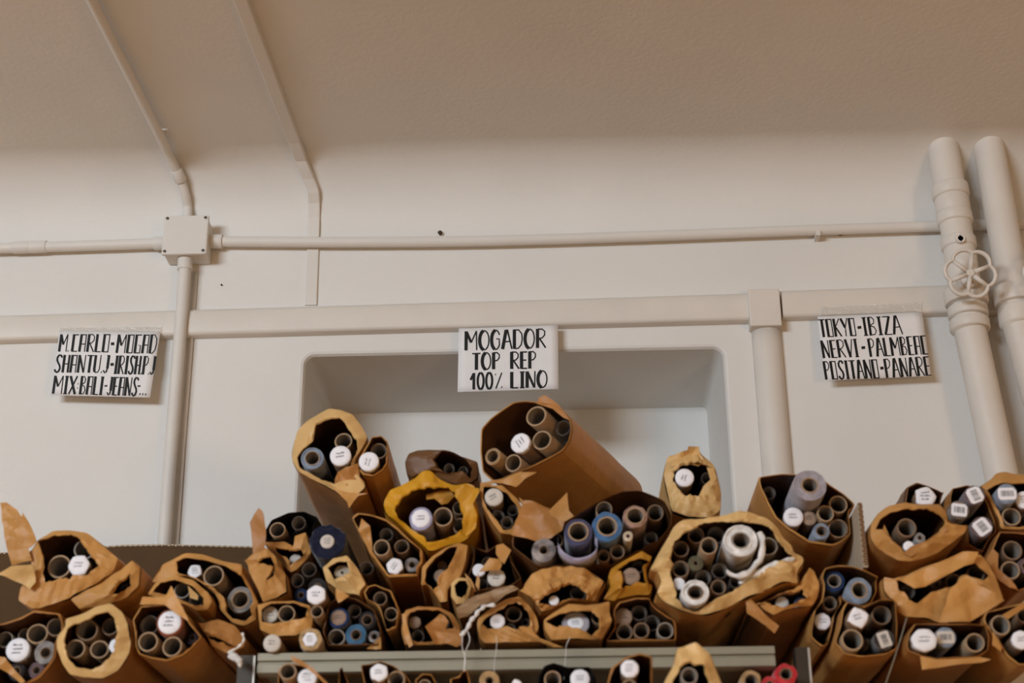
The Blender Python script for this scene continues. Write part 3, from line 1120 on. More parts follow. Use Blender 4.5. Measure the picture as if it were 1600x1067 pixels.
def in_or_near(X, Y, P):
    ins, best = False, None
    n = len(P)
    for k in range(n):
        a, c = P[k], P[(k + 1) % n]
        if (a[1] > Y) != (c[1] > Y) and X < (c[0] - a[0]) * (Y - a[1]) / (c[1] - a[1]) + a[0]:
            ins = not ins
        ex, ey = c[0] - a[0], c[1] - a[1]
        l2 = ex * ex + ey * ey or 1e-12
        t = max(0, min(1, ((X - a[0]) * ex + (Y - a[1]) * ey) / l2))
        nx, ny = a[0] + ex * t, a[1] + ey * t
        dd = math.hypot(X - nx, Y - ny)
        if best is None or dd < best[0]:
            best = (dd, nx, ny)
    return ins, best


LOOSE_DONE = []


def place_rolls(b):
    for p in b['rolls']:
        if b['O']:
            w0 = at(p['x'], p['y'], -b['d'] + p['off'])
            rr = (at(p['x'] + p['r2'], p['y'], w0.y) - w0).length
            w = w0 - b['axis'] * p['off']
            p['x'], p['y'] = to_px(w)
            k = rr / (at(p['x'] + p['r2'], p['y'], w.y) - w).length
            p['r'] *= k
            p['r2'] *= k
    settle(b)
    if b['O']:
        for p in b['rolls']:
            if p['off'] < .02:
                ins, (dd, nx, ny) = in_or_near(p['x'], p['y'], b['I'])
                if p['r2'] * .9 < (dd if ins else 0) - .8:
                    k = min(1, ((dd if ins else 0) - .8) / p['r2'])
                    p['r'] *= k
                    p['r2'] *= k
                    continue
                p['off'] = .024
            ins, (dd, nx, ny) = in_or_near(p['x'], p['y'], b['O'])
            room = (dd if ins else 2) - 3.0
            if p['r2'] > room:
                k = max(.72, room / p['r2'])
                p['r'] *= k
                p['r2'] *= k
        R = b['rolls']
        for i in range(len(R)):
            for j in range(i + 1, len(R)):
                p, q = R[i], R[j]
                l = math.hypot(q['x'] - p['x'], q['y'] - p['y']) / b['axis'].length
                if p['r2'] + q['r2'] > l - .25:
                    k = max(.7, (l - .25) / (p['r2'] + q['r2']))
                    for o_ in (p, q):
                        o_['r'] *= k
                        o_['r2'] *= k
    else:
        for p in b['rolls']:
            # loose rolls find the gaps between the bags
            dY = -b['d'] + p['off']
            w = at(p['x'], p['y'], dY)
            rw = (at(p['x'] + p['r2'], p['y'], dY) - w).length
            x, z = w.x, w.z
            for it in range(60):
                mx, mz, hit = 0, 0, 0
                for q in THINGS:
                    ins, (dd, nx, nz) = in_or_near(x, z, q['XZ'])
                    g = rw + .004 - (-dd if ins else dd)
                    if g > 0:
                        l = max(dd, 1e-5)
                        s_ = -1 if ins else 1
                        mx += s_ * (x - nx) / l * min(g, .02)
                        mz += s_ * (z - nz) / l * min(g, .02)
                        hit = 1
                for (x2, z2, r2_) in LOOSE_DONE:
                    l = math.hypot(x - x2, z - z2) or 1e-5
                    g = rw + r2_ + .001 - l
                    if g > 0:
                        mx += (x - x2) / l * g
                        mz += (z - z2) / l * g
                        hit = 1
                if not hit:
                    break
                x += mx * .35
                z += mz * .35
                if it > 25:
                    rw *= .988
            k = rw / (at(p['x'] + p['r2'], p['y'], dY) - w).length
            k = max(k, .6)
            p['r'] *= k
            p['r2'] *= k
            LOOSE_DONE.append((x, z, rw))
            p['x'], p['y'] = to_px(Vector((x, dY, z)))
    for c in b['rolls']:
        one_roll(b, c)


RNUM = [0]


def one_roll(b, c):
    RNUM[0] += 1
    rnd = random.Random(900 + RNUM[0])
    if b['O']:
        dY = -b['d']
        P = at(c['x'], c['y'], dY)
    else:
        dY = -b['d'] + c['off']
        P = at(c['x'], c['y'], dY)
    rw = (at(c['x'] + c['r'], c['y'], dY) - P).length
    r2 = (at(c['x'] + c['r2'], c['y'], dY) - P).length
    if b['O']:
        P = P + b['axis'] * c['off']
    L = c['length'] or (b['L'] * (.58 if b['O'] else .9) - c['off'])
    kind = c['kind']
    root = empty({'open': 'cardboard_tube', 'cap': 'fabric_roll', 'bar': 'fabric_roll', 'fab': 'fabric_roll'}[kind], P, c['label'], 'cardboard tube' if kind == 'open' else 'fabric roll', KIND[kind])
    root.rotation_euler = Vector((0, 1, 0)).rotation_difference(b['axis'].normalized()).to_euler()
    n = 30
    sq = c['squash']
    ph = rnd.uniform(0, 6.28)
    oval = rnd.uniform(.0, .035)

    def ring(r, y, jag=0.0, sd=0, m=n):
        out = []
        for k in range(m):
            a = 2 * math.pi * k / m
            rr = r * (1 + oval * math.cos(2 * a + ph))
            jy = jag * (noise.noise(Vector((math.cos(a) * 3 + sd, math.sin(a) * 3, sd))) + .5 * noise.noise(Vector((math.cos(a) * 9 + sd, math.sin(a) * 9, sd)))) if jag else 0
            out.append(Vector((rr * math.cos(a), y + jy, rr * sq * math.sin(a))))
        return out
    rag = c['rag'] * rw
    wl = c['wall']
    sd = rnd.uniform(0, 50)
    # the tube itself
    mb = MB()
    bev = rw * .03
    inner_dark = L * .75
    mb.rings([ring(rw, L), ring(rw, bev + rag, rag, sd), ring(rw * .985, rag, rag, sd), ring(rw * (1 - wl * .55), -rw * .012 + rag, rag, sd), ring(rw * (1 - wl), rag, rag, sd), ring(rw * (1 - wl) * .99, bev + rag, rag, sd)], True, False)
    o = mb.build('tube' if kind == 'open' else 'core_tube', c['mat'], root)
    sharp(o, 50)
    if kind in ('open', 'fab'):
        mb = MB()
        mb.rings([ring(rw * (1 - wl) * .99, bev + rag, rag, sd), ring(rw * (1 - wl) * .99, inner_dark * .3), ring(rw * (1 - wl) * .99, inner_dark)], False, True)
        mb.build('inside_wall', 'tube_inside', root)
    if kind == 'fab':
        mb = MB()
        lay = [ring(rw * 1.01, L * .97), ring(rw * 1.01, rw * .1, rw * .1, sd)]
        nr_ = c['nrings']
        for k in range(nr_):
            f0, f1 = k / nr_, (k + 1) / nr_
            ra, rb = rw * 1.01 + (r2 - rw * 1.01) * f0, rw * 1.01 + (r2 - rw * 1.01) * f1
            y0 = rw * (.06 + .16 * rnd.random())
            g = (rb - ra)
            for rr, yy in ((ra + g * .12, y0), (ra + g * .5, y0 - rw * .07), (ra + g * .88, y0), (rb - g * .03, y0 + rw * .16)):
                lay.append(ring(rr, yy, rw * .16, sd + k * 7))
        lay.append(ring(r2, rw * .35, rw * .05, sd))
        lay += [ring(r2, y) for y in (rw * .8, rw * 1.5, L * .5, L * .97)]
        fz = c['fuzz']
        if fz:
            lay = [[p + noise.noise_vector(p * 90 + Vector((sd, 0, 0))) * (fz * rw) for p in r] for r in lay]
        mb.rings(lay, False, False)
        fo = mb.build('wound_fabric', c['fab'], root)
    if kind in ('cap', 'bar'):
        if c['fab']:
            mb = MB()
            fz = c['fuzz']
            lay = [ring(rw * 1.01, L * .97), ring(rw * 1.01, rw * .1)] + [ring(rw * 1.01 + (r2 - rw * 1.01) * q_, rw * y_, rw * .1, sd + q_ * 9) for q_, y_ in ((.2, -.02), (.4, .1), (.6, -.02), (.8, .1), (.95, .06))] + [ring(r2, rw * .35), ring(r2, rw), ring(r2, L * .97)]
            if fz:
                lay = [[p + noise.noise_vector(p * 90 + Vector((sd, 0, 0))) * (fz * rw) for p in r] for r in lay]
            mb.rings(lay, False, False)
            mb.build('wound_fabric', c['fab'], root)
        if kind == 'cap':
            k_ = c['sides'] or rnd.choice((7, 8, 9, 14))
            m = 28
            a0 = rnd.uniform(0, 6.28)

            def pol(a, r):
                q_ = ((a - a0) % (2 * math.pi / k_)) - math.pi / k_
                return r * ((math.cos(math.pi / k_) / math.cos(q_)) * .75 + .25) * (1.0 if k_ > 10 else 1.05)

            def pr(r, y, dr=0.0, jy=0):
                return [Vector((pol(2 * math.pi * i / m, r) * math.cos(2 * math.pi * i / m), y + jy * noise.noise(Vector((i * .9, sd, 2))) * rw, sq * pol(2 * math.pi * i / m, r) * math.sin(2 * math.pi * i / m))) for i in range(m)]
            mb = MB()
            R_ = rw * 1.03 if not c['fab'] else rw * 1.02
            mb.rings([pr(R_ * 1.0, rw * .55, 0, .35), pr(R_ * 1.02, rw * .3, 0, .05), pr(R_ * 1.02, rw * .02, 0, .03), pr(R_ * .97, -rw * .05, 0, .05), pr(R_ * .6, -rw * .07, 0, .06), pr(R_ * .2, -rw * .06, 0, .04)], False, True)
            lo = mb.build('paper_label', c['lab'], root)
            lo['label'] = 'paper label folded over the roll end'
            sharp(lo, 55)
            if rw > .015 and c['lab'] != 'label_dark':
                ca, sa = math.cos(c['ang']), math.sin(c['ang'])
                mb = MB()
                nl_ = rnd.choice((2, 2, 3))
                for row in range(nl_):
                    zz = (row - (nl_ - 1) / 2) * -.34
                    xx = -rnd.uniform(.35, .5)
                    end = rnd.uniform(.25, .5)
                    while xx < end:
                        h = rnd.uniform(.08, .2)
                        w_ = rnd.uniform(.05, .11)
                        for (ax, az, bx_, bz) in ((xx, zz, xx + w_ * .3, zz + h), (xx + w_ * .3, zz + h, xx + w_, zz + rnd.uniform(-.03, .12))):
                            dx, dz = bx_ - ax, bz - az
                            l = math.hypot(dx, dz) or 1
                            nx, nz = -dz / l * .016, dx / l * .016
                            q4 = []
                            for (u, v_) in ((ax + nx, az + nz), (bx_ + nx, bz + nz), (bx_ - nx, bz - nz), (ax - nx, az - nz)):
                                q4.append(Vector(((u * ca - v_ * sa) * rw, -rw * .105, (u * sa + v_ * ca) * rw * sq)))
                            mb.add(q4, [(0, 1, 2, 3)])
                        xx += w_ + rnd.uniform(.02, .05)
                mb.build('handwriting', 'ink_grey', lo, False)
        else:
            cw, ch = c['card']
            mb = MB()
            ca, sa = math.cos(c['ang']), math.sin(c['ang'])
            # closed fabric end behind the card
            mb.rings([ring(rw * .99, rw * .06), ring(rw * .96, -rw * .015), ring(rw * .3, -rw * .03)], False, True)
            mb.build('end_disc', c['fab'] or 'taupe', root)

            def cp(u, v_, y):
                return Vector(((u * ca - v_ * sa) * rw, y * rw, (u * sa + v_ * ca) * rw))
            nu, nv = 8, 6
            fr, bk = [], []
            for j in range(nv + 1):
                for i in range(nu + 1):
                    u, v_ = (i / nu - .5) * cw, (j / nv - .5) * ch
                    e = max(0, math.hypot(u, v_) - .92)
                    k_ = (.92 + e * .35) / math.hypot(u, v_) if e > 0 else 1
                    fr.append(cp(u * k_, v_ * k_, -.075 + e * .9))
                    bk.append(cp(u * k_, v_ * k_, -.045 + e * .9))
            N_ = nu + 1
            K = len(fr)
            f = []
            for j in range(nv):
                for i in range(nu):
                    a = j * N_ + i
                    f += [(a, a + 1, a + N_ + 1, a + N_), (K + a, K + a + N_, K + a + N_ + 1, K + a + 1)]
            bd = list(range(N_)) + [j * N_ + nu for j in range(1, nv + 1)] + [nv * N_ + i for i in range(nu - 1, -1, -1)] + [j * N_ for j in range(nv - 1, 0, -1)]
            for i in range(len(bd)):
                a, q_ = bd[i], bd[(i + 1) % len(bd)]
                f.append((a, K + a, K + q_, q_))
            lo = MB().add(fr + bk, f).build('barcode_label', c['lab'], root, True)
            sharp(lo, 50)
            mb = MB()
            u = -cw * .33
            while u < cw * .33:
                w_ = rnd.choice((.02, .03, .05, .06))
                mb.add([cp(u, -ch * .22, -.09), cp(u + w_, -ch * .22, -.09), cp(u + w_, ch * .25, -.09), cp(u, ch * .25, -.09)], [(0, 1, 2, 3)])
                u += w_ + rnd.choice((.03, .05, .07))
            mb.build('barcode', 'ink_grey', lo, False)
    return root


def fabric_fold(b, pts, crop, material, out, label, cat, name='loose_fabric', thick=.006, wl=.04, amp=.005):
    """a ribbon of cloth lying in a bag; pts = (x, y, half width) in crop pixels; a thing by itself"""
    P = [at(*px(crop, x, y), -b['d'] - out) for x, y, w_ in pts]
    root_loc = P[0]
    s = 1 / CROPS[crop][2]
    rr = []
    for (x, y, w_), p in zip(pts, P):
        rr.append((at(px(crop, x, y)[0] + w_ * s, px(crop, x, y)[1], p.y) - p).length)
    path = smooth_path(P, 6)
    rad = []
    for i in range(len(P) - 1):
        for k in range(6):
            rad.append(rr[i] + (rr[i + 1] - rr[i]) * k / 6)
    rad.append(rr[-1])
    m = MB().tube(path, rad, 14)
    cr = crumple_fn(77, wl)
    m.v = [v + noise.noise_vector(v * 60) * amp + Vector((0, -1, 0)) * amp * .5 * cr(v) for v in m.v]
    o = m.build(name, material)
    return tag(o, label, cat)


def thread(pts, material, label, r=.0007, name='loose_thread'):
    o = MB().tube(smooth_path(pts, 6), r, 6).build(name, material)
    return tag(o, label, 'thread', 'loose threads hanging over the shelf edge')


# ================================================================== the shelves
def zat(py, Y, px_=800):
    return at(px_, py, Y).z


SY = -0.95
Z1 = zat(1014, SY, 800)                   # top of the middle shelf
xl, xr = at(403, 1030, SY).x, at(1211, 1030, SY).x
rack = empty('shelving_unit', (at(385, 1060, SY).x, -.5, 0), 'grey metal shelving unit with dark posts carrying the middle heap of bags', 'shelving')
o = MB()
zb = lambda py: zat(py, SY, 800)
pr = [(SY + .004, zb(1014)), (SY - .004, zb(1016)), (SY - .004, zb(1027)), (SY + .004, zb(1029)), (SY + .004, zb(1031)), (SY - .004, zb(1033)), (SY - .004, zb(1046)), (SY + .006, zb(1049)), (SY + .03, zb(1049)), (SY + .03, zb(1014))]
o.rings([[Vector((x, y, z + (x - (xl + xr) / 2) * .0)) for y, z in pr] for x in (xl, xr)])
sharp(o.build('front_beam', 'shelf_metal', rack, True, -rack.location), 25)
MB().box((xl, SY + .03, Z1 - .03), (xr, -.06, Z1 - .004)).build('shelf_board', 'shelf_metal', rack, False, -rack.location)
Z0 = zat(1290, SY, 800)                   # the shelf below, under the frame
MB().box((xl, SY + .02, Z0 - .04), (xr, -.06, Z0)).build('shelf_board', 'shelf_metal', rack, False, -rack.location)
xa = at(370, 1040, SY).x
for x0, x1 in ((xa, xl - .006), (xr + .045, xr + .075)):
    p_ = MB().box((x0, SY + .006, 0), (x1, SY + .05, Z1 - .004)).build('post', 'post_metal', rack, False, -rack.location)
    MB().box((x1 - .004, SY + .001, 0), (x1, SY + .0055, Z1 - .006)).build('post_edge', 'post_edge', p_, False)
    MB().box((x0, -.10, 0), (x1, -.06, Z1 - .004)).build('post', 'post_metal', rack, False, -rack.location)
for k, (x0, x1, lab) in enumerate(((at(-200, 1060, SY).x, xa - .01, 'lower grey shelf carrying the bags below the cable conduit'), (xr + .085, at(1800, 1060, SY).x, 'lower grey shelf carrying the bags and carton below the valve pipes'))):
    r_ = empty('shelving_unit', ((x0 + x1) / 2, -.5, 0), lab, 'shelving')
    zz = zat(1135, SY, 800)
    MB().box((x0, SY, zz - .04), (x1, -.06, zz)).build('shelf_board', 'shelf_metal', r_, False, -r_.location)
    for xx in (x0, x1 - .03):
        for yy in (SY + .01, -.10):
            MB().box((xx, yy, 0), (xx + .03, yy + .03, zz - .04)).build('post', 'post_metal', r_, False, -r_.location)

# cartons
def panel(name, pts, th, material, parent, sharp_=True):
    """a corrugated panel through four points, thick along y or x"""
    a, b, c, d = [Vector(p) for p in pts]
    nn = (b - a).cross(d - a).normalized() * th
    m = MB().add([a, b, c, d, a + nn, b + nn, c + nn, d + nn], [(0, 1, 2, 3), (7, 6, 5, 4), (0, 4, 5, 1), (1, 5, 6, 2), (2, 6, 7, 3), (3, 7, 4, 0)])
    return m.build(name, material, parent, False, -parent.location)


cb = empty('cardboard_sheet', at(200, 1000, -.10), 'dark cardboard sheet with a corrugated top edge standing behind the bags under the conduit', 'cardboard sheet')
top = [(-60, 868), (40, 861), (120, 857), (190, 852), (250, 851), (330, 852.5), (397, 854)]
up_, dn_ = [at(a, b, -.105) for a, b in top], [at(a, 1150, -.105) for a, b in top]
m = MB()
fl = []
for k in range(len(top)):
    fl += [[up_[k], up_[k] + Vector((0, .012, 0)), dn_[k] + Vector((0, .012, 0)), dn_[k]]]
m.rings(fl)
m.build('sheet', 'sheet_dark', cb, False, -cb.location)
m = MB()
for k in range(90):
    t_k = k / 89 * (len(top) - 1)
    i = min(int(t_k), len(top) - 2)
    p_ = up_[i].lerp(up_[i + 1], t_k - i)
    s_ = .0018 if k % 2 else -.0008
    m.box((p_.x - .004, p_.y - .0012 + 0.0005 * (k % 2), p_.z - .0032 + s_ * .6), (p_.x + .003, p_.y + .001, p_.z + .0012 + s_ * .5))
m.build('corrugated_edge', 'carton_pale', cb, False, -cb.location)

cx_ = empty('cardboard_sheet', at(1345, 886, -.8), 'pale upright carton side with a corrugated front edge beside the double-cuffed bag', 'cardboard sheet')
f0, f1 = at(1347, 786, -.93), at(1346, 886, -.93)
r0, r1 = f0 + Vector((0, .72, -.0)), f1 + Vector((0, .72, 0))
panel('side_panel', [f0, r0, Vector((f0.x, r0.y, r1.z)), Vector((f0.x, f1.y, f1.z)), ], .010, 'carton_pale', cx_)
m = MB()
for k in range(int((f0.z - f1.z) / .006)):
    z = f0.z - k * .006
    y_ = -.93
    m.box((f0.x - .010 + .0015 * (k % 2), y_ - .003, z - .0042), (f0.x - .0015 + .0015 * (k % 2), y_ + .001, z))
m.build('corrugated_edge', 'carton_dark', cx_, False, -cx_.location)
# ================================================================== the bags, one by one
BAGS = []


def B(phrase, outer, inner, d, label, col, crop, **k):
    b = bag(outer, inner, d, label, col, crop=crop, **k)
    b['phrase'] = phrase
    BAGS.append(b)
    return b


def LS(phrase, d, crop, **k):
    b = loose(d, crop=crop, **k)
    b['phrase'] = phrase
    BAGS.append(b)
    return b


def op(b, x, y, r, look='open brown cardboard tube', **k):
    roll(b, 'open', x, y, r, look, **k)


def cap(b, x, y, r, look='roll end capped with white handwritten paper', **k):
    roll(b, 'cap', x, y, r, look, **k)


def bar(b, x, y, r, look='roll end with a white barcode label', **k):
    roll(b, 'bar', x, y, r, look, **k)


def fab(b, x, y, r, r2, f, look, **k):
    roll(b, 'fab', x, y, r, look, r2=r2, fab=f, **k)


# ---------- left shelf
b = B('the crumpled bag with the tall torn flap', [(205, 295), (285, 243), (380, 237), (470, 250), (560, 320), (640, 390), (600, 470), (500, 540), (420, 600), (340, 620), (250, 650), (180, 665), (100, 620), (110, 540), (180, 500), (175, 420), (150, 380)],
      [(215, 310), (300, 272), (390, 270), (430, 287), (480, 345), (538, 435), (480, 490), (400, 512), (330, 510), (255, 523), (240, 480), (245, 390)], .92,
      'crumpled kraft bag with a tall torn flap standing up on one side', 'kraft', 'A', amp=.006, cuff=.016)
flap(b, [(2, 90), (35, 85), (90, 125), (118, 165), (124, 140), (190, 262), (198, 300), (155, 335), (175, 400), (60, 425), (38, 330), (10, 190)], out=(.012, .03), col='kraft', seed=5)
flap(b, [(-10, 478), (60, 435), (180, 425), (195, 520), (165, 560), (120, 530), (30, 490)], out=(.02, .04), col='kraft_pale', seed=6)
op(b, 320, 437, 64, 'wide open cardboard tube', mat_='tube_tan', off=.015)
op(b, 482, 382, 60, mat_='tube_grey', off=.035)
cap(b, 425, 482, 56, sides=6, off=-.005)

b = B('the pinched bag beside the round-mouthed bag', [(385, 615), (520, 540), (640, 460), (720, 405), (765, 440), (755, 540), (690, 600), (600, 640), (430, 665)],
      [(612, 600), (662, 530), (715, 485), (718, 545), (662, 588)], .94, 'kraft bag pinched flat with a small purple-filled slit', 'kraft', 'A', amp=.005, cuff=.02, L=.5)
fab(b, 680, 555, 16, 30, 'mauve', 'mauve fabric roll', off=.05)

b = B('the dark bag under the torn flap', [(-70, 735), (0, 750), (110, 712), (190, 672), (330, 690), (352, 770), (310, 860), (300, 940), (220, 1040), (120, 1090), (-70, 1090)], None, .95,
      'brown bag of grey tubes and fuzzy rolls under the torn-flap bag', 'kraft_brown', 'A', w=14)
op(b, 28, 690, 44, 'open tube half covered by the paper edge', mat_='tube_grey', off=.05)
op(b, 175, 757, 56, mat_='tube_tan')
op(b, 302, 742, 50, mat_='tube_brown')
op(b, 125, 660, 36, 'small open tube behind the others', mat_='tube_grey', off=.06)
cap(b, 66, 866, 62, sides=14)
fab(b, 232, 872, 30, 62, 'grey_cloth', 'fuzzy grey fabric roll', fuzz=.12, off=.02)
fab(b, 205, 985, 22, 44, 'mauve', 'fuzzy reddish fabric roll', fuzz=.16, off=.03)
fab(b, 90, 985, 26, 46, 'charcoal', 'dark fabric roll', fuzz=.1, off=.05)
flap(b, [(-10, 925), (30, 930), (70, 985), (140, 1062), (110, 1070), (40, 1010), (-10, 985)], out=(.02, .03), col='kraft', seed=9, amp=.003)

b = B('the round-mouthed bag at the bottom', [(350, 715), (440, 690), (520, 655), (600, 635), (660, 680), (700, 760), (712, 850), (690, 930), (640, 1000), (560, 1042), (460, 1036), (380, 1020), (340, 960), (312, 880), (316, 810), (355, 762)],
      [(372, 775), (440, 745), (530, 705), (590, 690), (630, 722), (642, 820), (625, 900), (570, 960), (510, 998), (420, 985), (385, 950), (362, 890), (362, 820)], 1.0,
      'round-mouthed kraft bag with a wide rolled cuff holding four tubes', 'kraft_brown', 'A', rim='kraft_pale', amp=.006, cuff=.018)
op(b, 410, 882, 52, mat_='tube_tan', off=.02)
op(b, 540, 885, 50, mat_='tube_tan', off=.02)
op(b, 468, 768, 60, mat_='tube_brown', off=.03)
op(b, 600, 760, 48, mat_='tube_brown', off=.05)
cap(b, 634, 866, 40, off=.02, sides=7)

b = B('the upright bag of two wide tubes', [(332, 385), (380, 360), (470, 366), (600, 408), (692, 425), (695, 470), (742, 560), (784, 660), (772, 720), (700, 757), (640, 742), (560, 660), (470, 570), (400, 515), (330, 475), (250, 520), (190, 520), (250, 425)],
      [(335, 408), (400, 392), (480, 403), (600, 436), (690, 492), (738, 580), (755, 650), (752, 700), (705, 732), (640, 722), (570, 645), (485, 560), (405, 510), (340, 474)], .90,
      'kraft bag of two wide open tubes at the dark post', 'kraft', 'B', amp=.004)
cap(b, 388, 455, 52, sides=5, off=.0)
op(b, 522, 482, 62, 'wide open pale-rimmed tube', mat_='tube_tan', off=.01)
fab(b, 650, 565, 60, 88, 'grey_cloth', 'open tube wound in grey cloth', mat_='tube_tan', off=-.01)

b = B('the collapsed bag above the purple-lined bag', [(178, 588), (215, 522), (320, 482), (420, 505), (505, 578), (528, 630), (500, 668), (440, 672), (385, 640), (320, 622), (240, 608)],
      [(205, 578), (250, 525), (330, 512), (425, 545), (482, 610), (480, 648), (438, 652), (375, 622), (300, 594)], .93, 'half-collapsed kraft bag holding a blue tube', 'kraft', 'B', amp=.006, cuff=.014)
op(b, 365, 560, 44, 'small blue-lined tube', mat_='tube_grey')
op(b, 438, 622, 36, mat_='tube_shadowed', off=.03)
flap(b, [(150, 600), (270, 596), (300, 535), (350, 620), (400, 730), (330, 690), (270, 640), (135, 640)], out=(.105, .095), col='kraft', seed=14)
flap(b, [(395, 540), (450, 590), (445, 615), (400, 600)], out=(.0, .01), col='kraft_pale', seed=15)

b = B('the purple-lined bag at the bottom', [(95, 722), (140, 650), (262, 640), (360, 665), (405, 735), (470, 820), (420, 875), (370, 918), (280, 950), (195, 935), (128, 912), (92, 810)], None, 1.0,
      'kraft bag with a dark purple lining and one orange-wrapped roll', 'kraft', 'B', w=9, amp=.003, belly=1.04)
op(b, 150, 705, 54, mat_='tube_shadowed', off=.03)
cap(b, 285, 718, 62, 'white-capped roll wrapped in orange cloth', r2=74, fab='rust', off=.0)
op(b, 178, 842, 54, mat_='tube_tan', off=.0)
op(b, 312, 876, 54, mat_='tube_tan', off=.0)
fab(b, 385, 800, 18, 34, 'plum', 'dark purple cloth roll', off=.05)

b = B('the folded bag beside the dark post', [(405, 735), (480, 742), (560, 718), (650, 758), (705, 830), (690, 900), (600, 905), (500, 850)],
      [(422, 752), (500, 800), (600, 850), (650, 872), (560, 850), (470, 810)], .95, 'kraft bag folded shut beside the dark post', 'kraft_brown', 'B', amp=.005, cuff=.02)
thr = smooth_path([at(*px('B', x, y), -1.0) for x, y in ((690, 795), (698, 835), (670, 870), (610, 905))], 6)
tag(MB().tube(thr, [.0025 + .001 * math.sin(i * 1.3) for i in range(len(thr))], 8).build('fabric_strip', 'white_cloth'), 'white cloth strip tied round the folded bag by the dark post', 'cloth strip')
m = MB().tube([p + noise.noise_vector(p * 70) * .006 for p in smooth_path([at(*px('B', x, y), -1.0) for x, y in ((610, 912), (650, 930), (670, 950), (682, 985))], 5)], [.003, .005, .008, .009, .008, .009, .007, .008, .007, .008, .007, .005, .006, .004, .003, .001], 9)
tag(m.build('fabric_scrap', 'white_cloth'), 'frayed white fabric scrap hanging by the dark post', 'fabric scrap')

# ---------- middle shelf, lowest layer
b = B('the wide bag with the white paper crown', [(120, 612), (200, 592), (330, 590), (425, 618), (440, 690), (432, 752), (340, 792), (220, 800), (135, 755)],
      [(145, 645), (200, 608), (330, 604), (412, 640), (402, 690), (300, 712), (220, 730), (150, 718)], .93, 'low kraft bag whose front roll wears a white paper crown', 'kraft_brown', 'C', rim='kraft', amp=.005, cuff=.012)
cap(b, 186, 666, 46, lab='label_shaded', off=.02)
op(b, 298, 643, 54, 'open pale cardboard tube', mat_='tube_tan', off=.01)
ls = LS('the heap by the dark post', .97, 'C')
cap(ls, 410, 616, 56, 'roll end crowned with puckered white paper', sides=6, off=-.01)
op(ls, 490, 680, 54, 'short open tan tube below the crowned roll', mat_='tube_tan', off=.0, length=.5)
cap(ls, 205, 832, 50, 'brown roll end with a half-shaded white label', lab='label_shaded', off=.0)
cap(ls, 428, 812, 42, 'twine-wound roll with a small white label', r2=68, fab='twine', fuzz=.2, off=.0, sides=6)
b = B('the dark bag of blue rolls on the beam', [(500, 770), (530, 610), (600, 560), (700, 580), (800, 640), (840, 760), (820, 868), (700, 878), (540, 876)], None, .94,
      'dark brown bag of blue and brown cloth rolls on the shelf beam', 'kraft_deep', 'C', w=8)
op(b, 604, 612, 42, mat_='tube_shadowed', off=.03)
cap(b, 620, 722, 46, 'beige-capped roll in dark blue fabric', r2=62, fab='royal', lab='label_brown', off=.01)
op(b, 552, 822, 52, mat_='tube_grey', off=.02)
fab(b, 682, 826, 34, 66, 'teal', 'multicoloured blue fabric roll', fuzz=.14, off=.02)
fab(b, 752, 690, 34, 52, 'charcoal', 'dark brown fabric roll', off=.03)
fab(b, 782, 800, 20, 34, 'tweed', 'speckled grey fabric roll', off=.03)
flap(b, [(755, 868), (800, 820), (835, 800), (838, 868)], out=(.0, .01), col='kraft', seed=20)

b = B('the slim bag of two tubes', [(40, 400), (70, 358), (122, 342), (190, 372), (242, 390), (262, 440), (300, 540), (280, 660), (210, 690), (120, 560), (60, 460)], None, .94,
      'slim kraft bag holding just two open tubes in the middle', 'kraft', 'G', w=12, amp=.004, cuff=.008)
op(b, 140, 440, 56, mat_='tube_brown', off=.02)
op(b, 198, 530, 58, mat_='tube_tan', off=-.01)

b = B('the crushed bag on the beam', [(310, 600), (352, 530), (440, 508), (600, 512), (690, 560), (740, 640), (765, 760), (705, 795), (560, 803), (400, 803), (345, 792), (318, 700)],
      [(345, 610), (380, 560), (450, 535), (590, 540), (660, 580), (700, 660), (720, 740), (660, 770), (520, 785), (420, 785), (370, 740)], .94, 'crushed kraft bag lying open on the beam left of the white threads', 'kraft_deep', 'G', rim='kraft_brown', amp=.006)
cap(b, 412, 622, 44, lab='label_brown', off=.02)
op(b, 434, 726, 50, mat_='tube_shadowed', off=.02)
op(b, 640, 610, 40, mat_='tube_shadowed', off=.06)
flap(b, [(490, 652), (600, 558), (632, 575), (662, 620), (640, 670), (700, 668), (752, 690), (752, 785), (720, 795), (640, 770), (590, 700), (562, 785)], out=(.015, .03), col='kraft_brown', seed=22, amp=.007)
flap(b, [(318, 560), (340, 555), (375, 700), (400, 790), (370, 808), (330, 690)], out=(.01, .02), col='kraft', seed=23)

b = B('the ragged bag on the beam', [(-180, 600), (-170, 540), (-60, 462), (60, 392), (160, 366), (230, 430), (300, 530), (322, 620), (285, 690), (180, 730), (420, 762), (520, 772), (525, 800), (330, 800), (100, 790), (-80, 772), (-160, 708)],
      [(-152, 605), (-100, 545), (40, 475), (130, 420), (195, 455), (262, 550), (262, 635), (130, 678), (0, 692), (-100, 682)], .95, 'kraft bag with a long ragged lip lying along the beam', 'kraft_brown', 'I', rim='kraft', amp=.006, cuff=.014)
cap(b, -75, 668, 58, 'roll end under a pinkish white label', off=.0)
op(b, 118, 512, 66, mat_='tube_brown', off=.03)
op(b, 70, 632, 50, 'dark open tube', mat_='tube_shadowed', off=.02)
op(b, 205, 575, 34, 'thin open tube', mat_='tube_shadowed', off=.05)

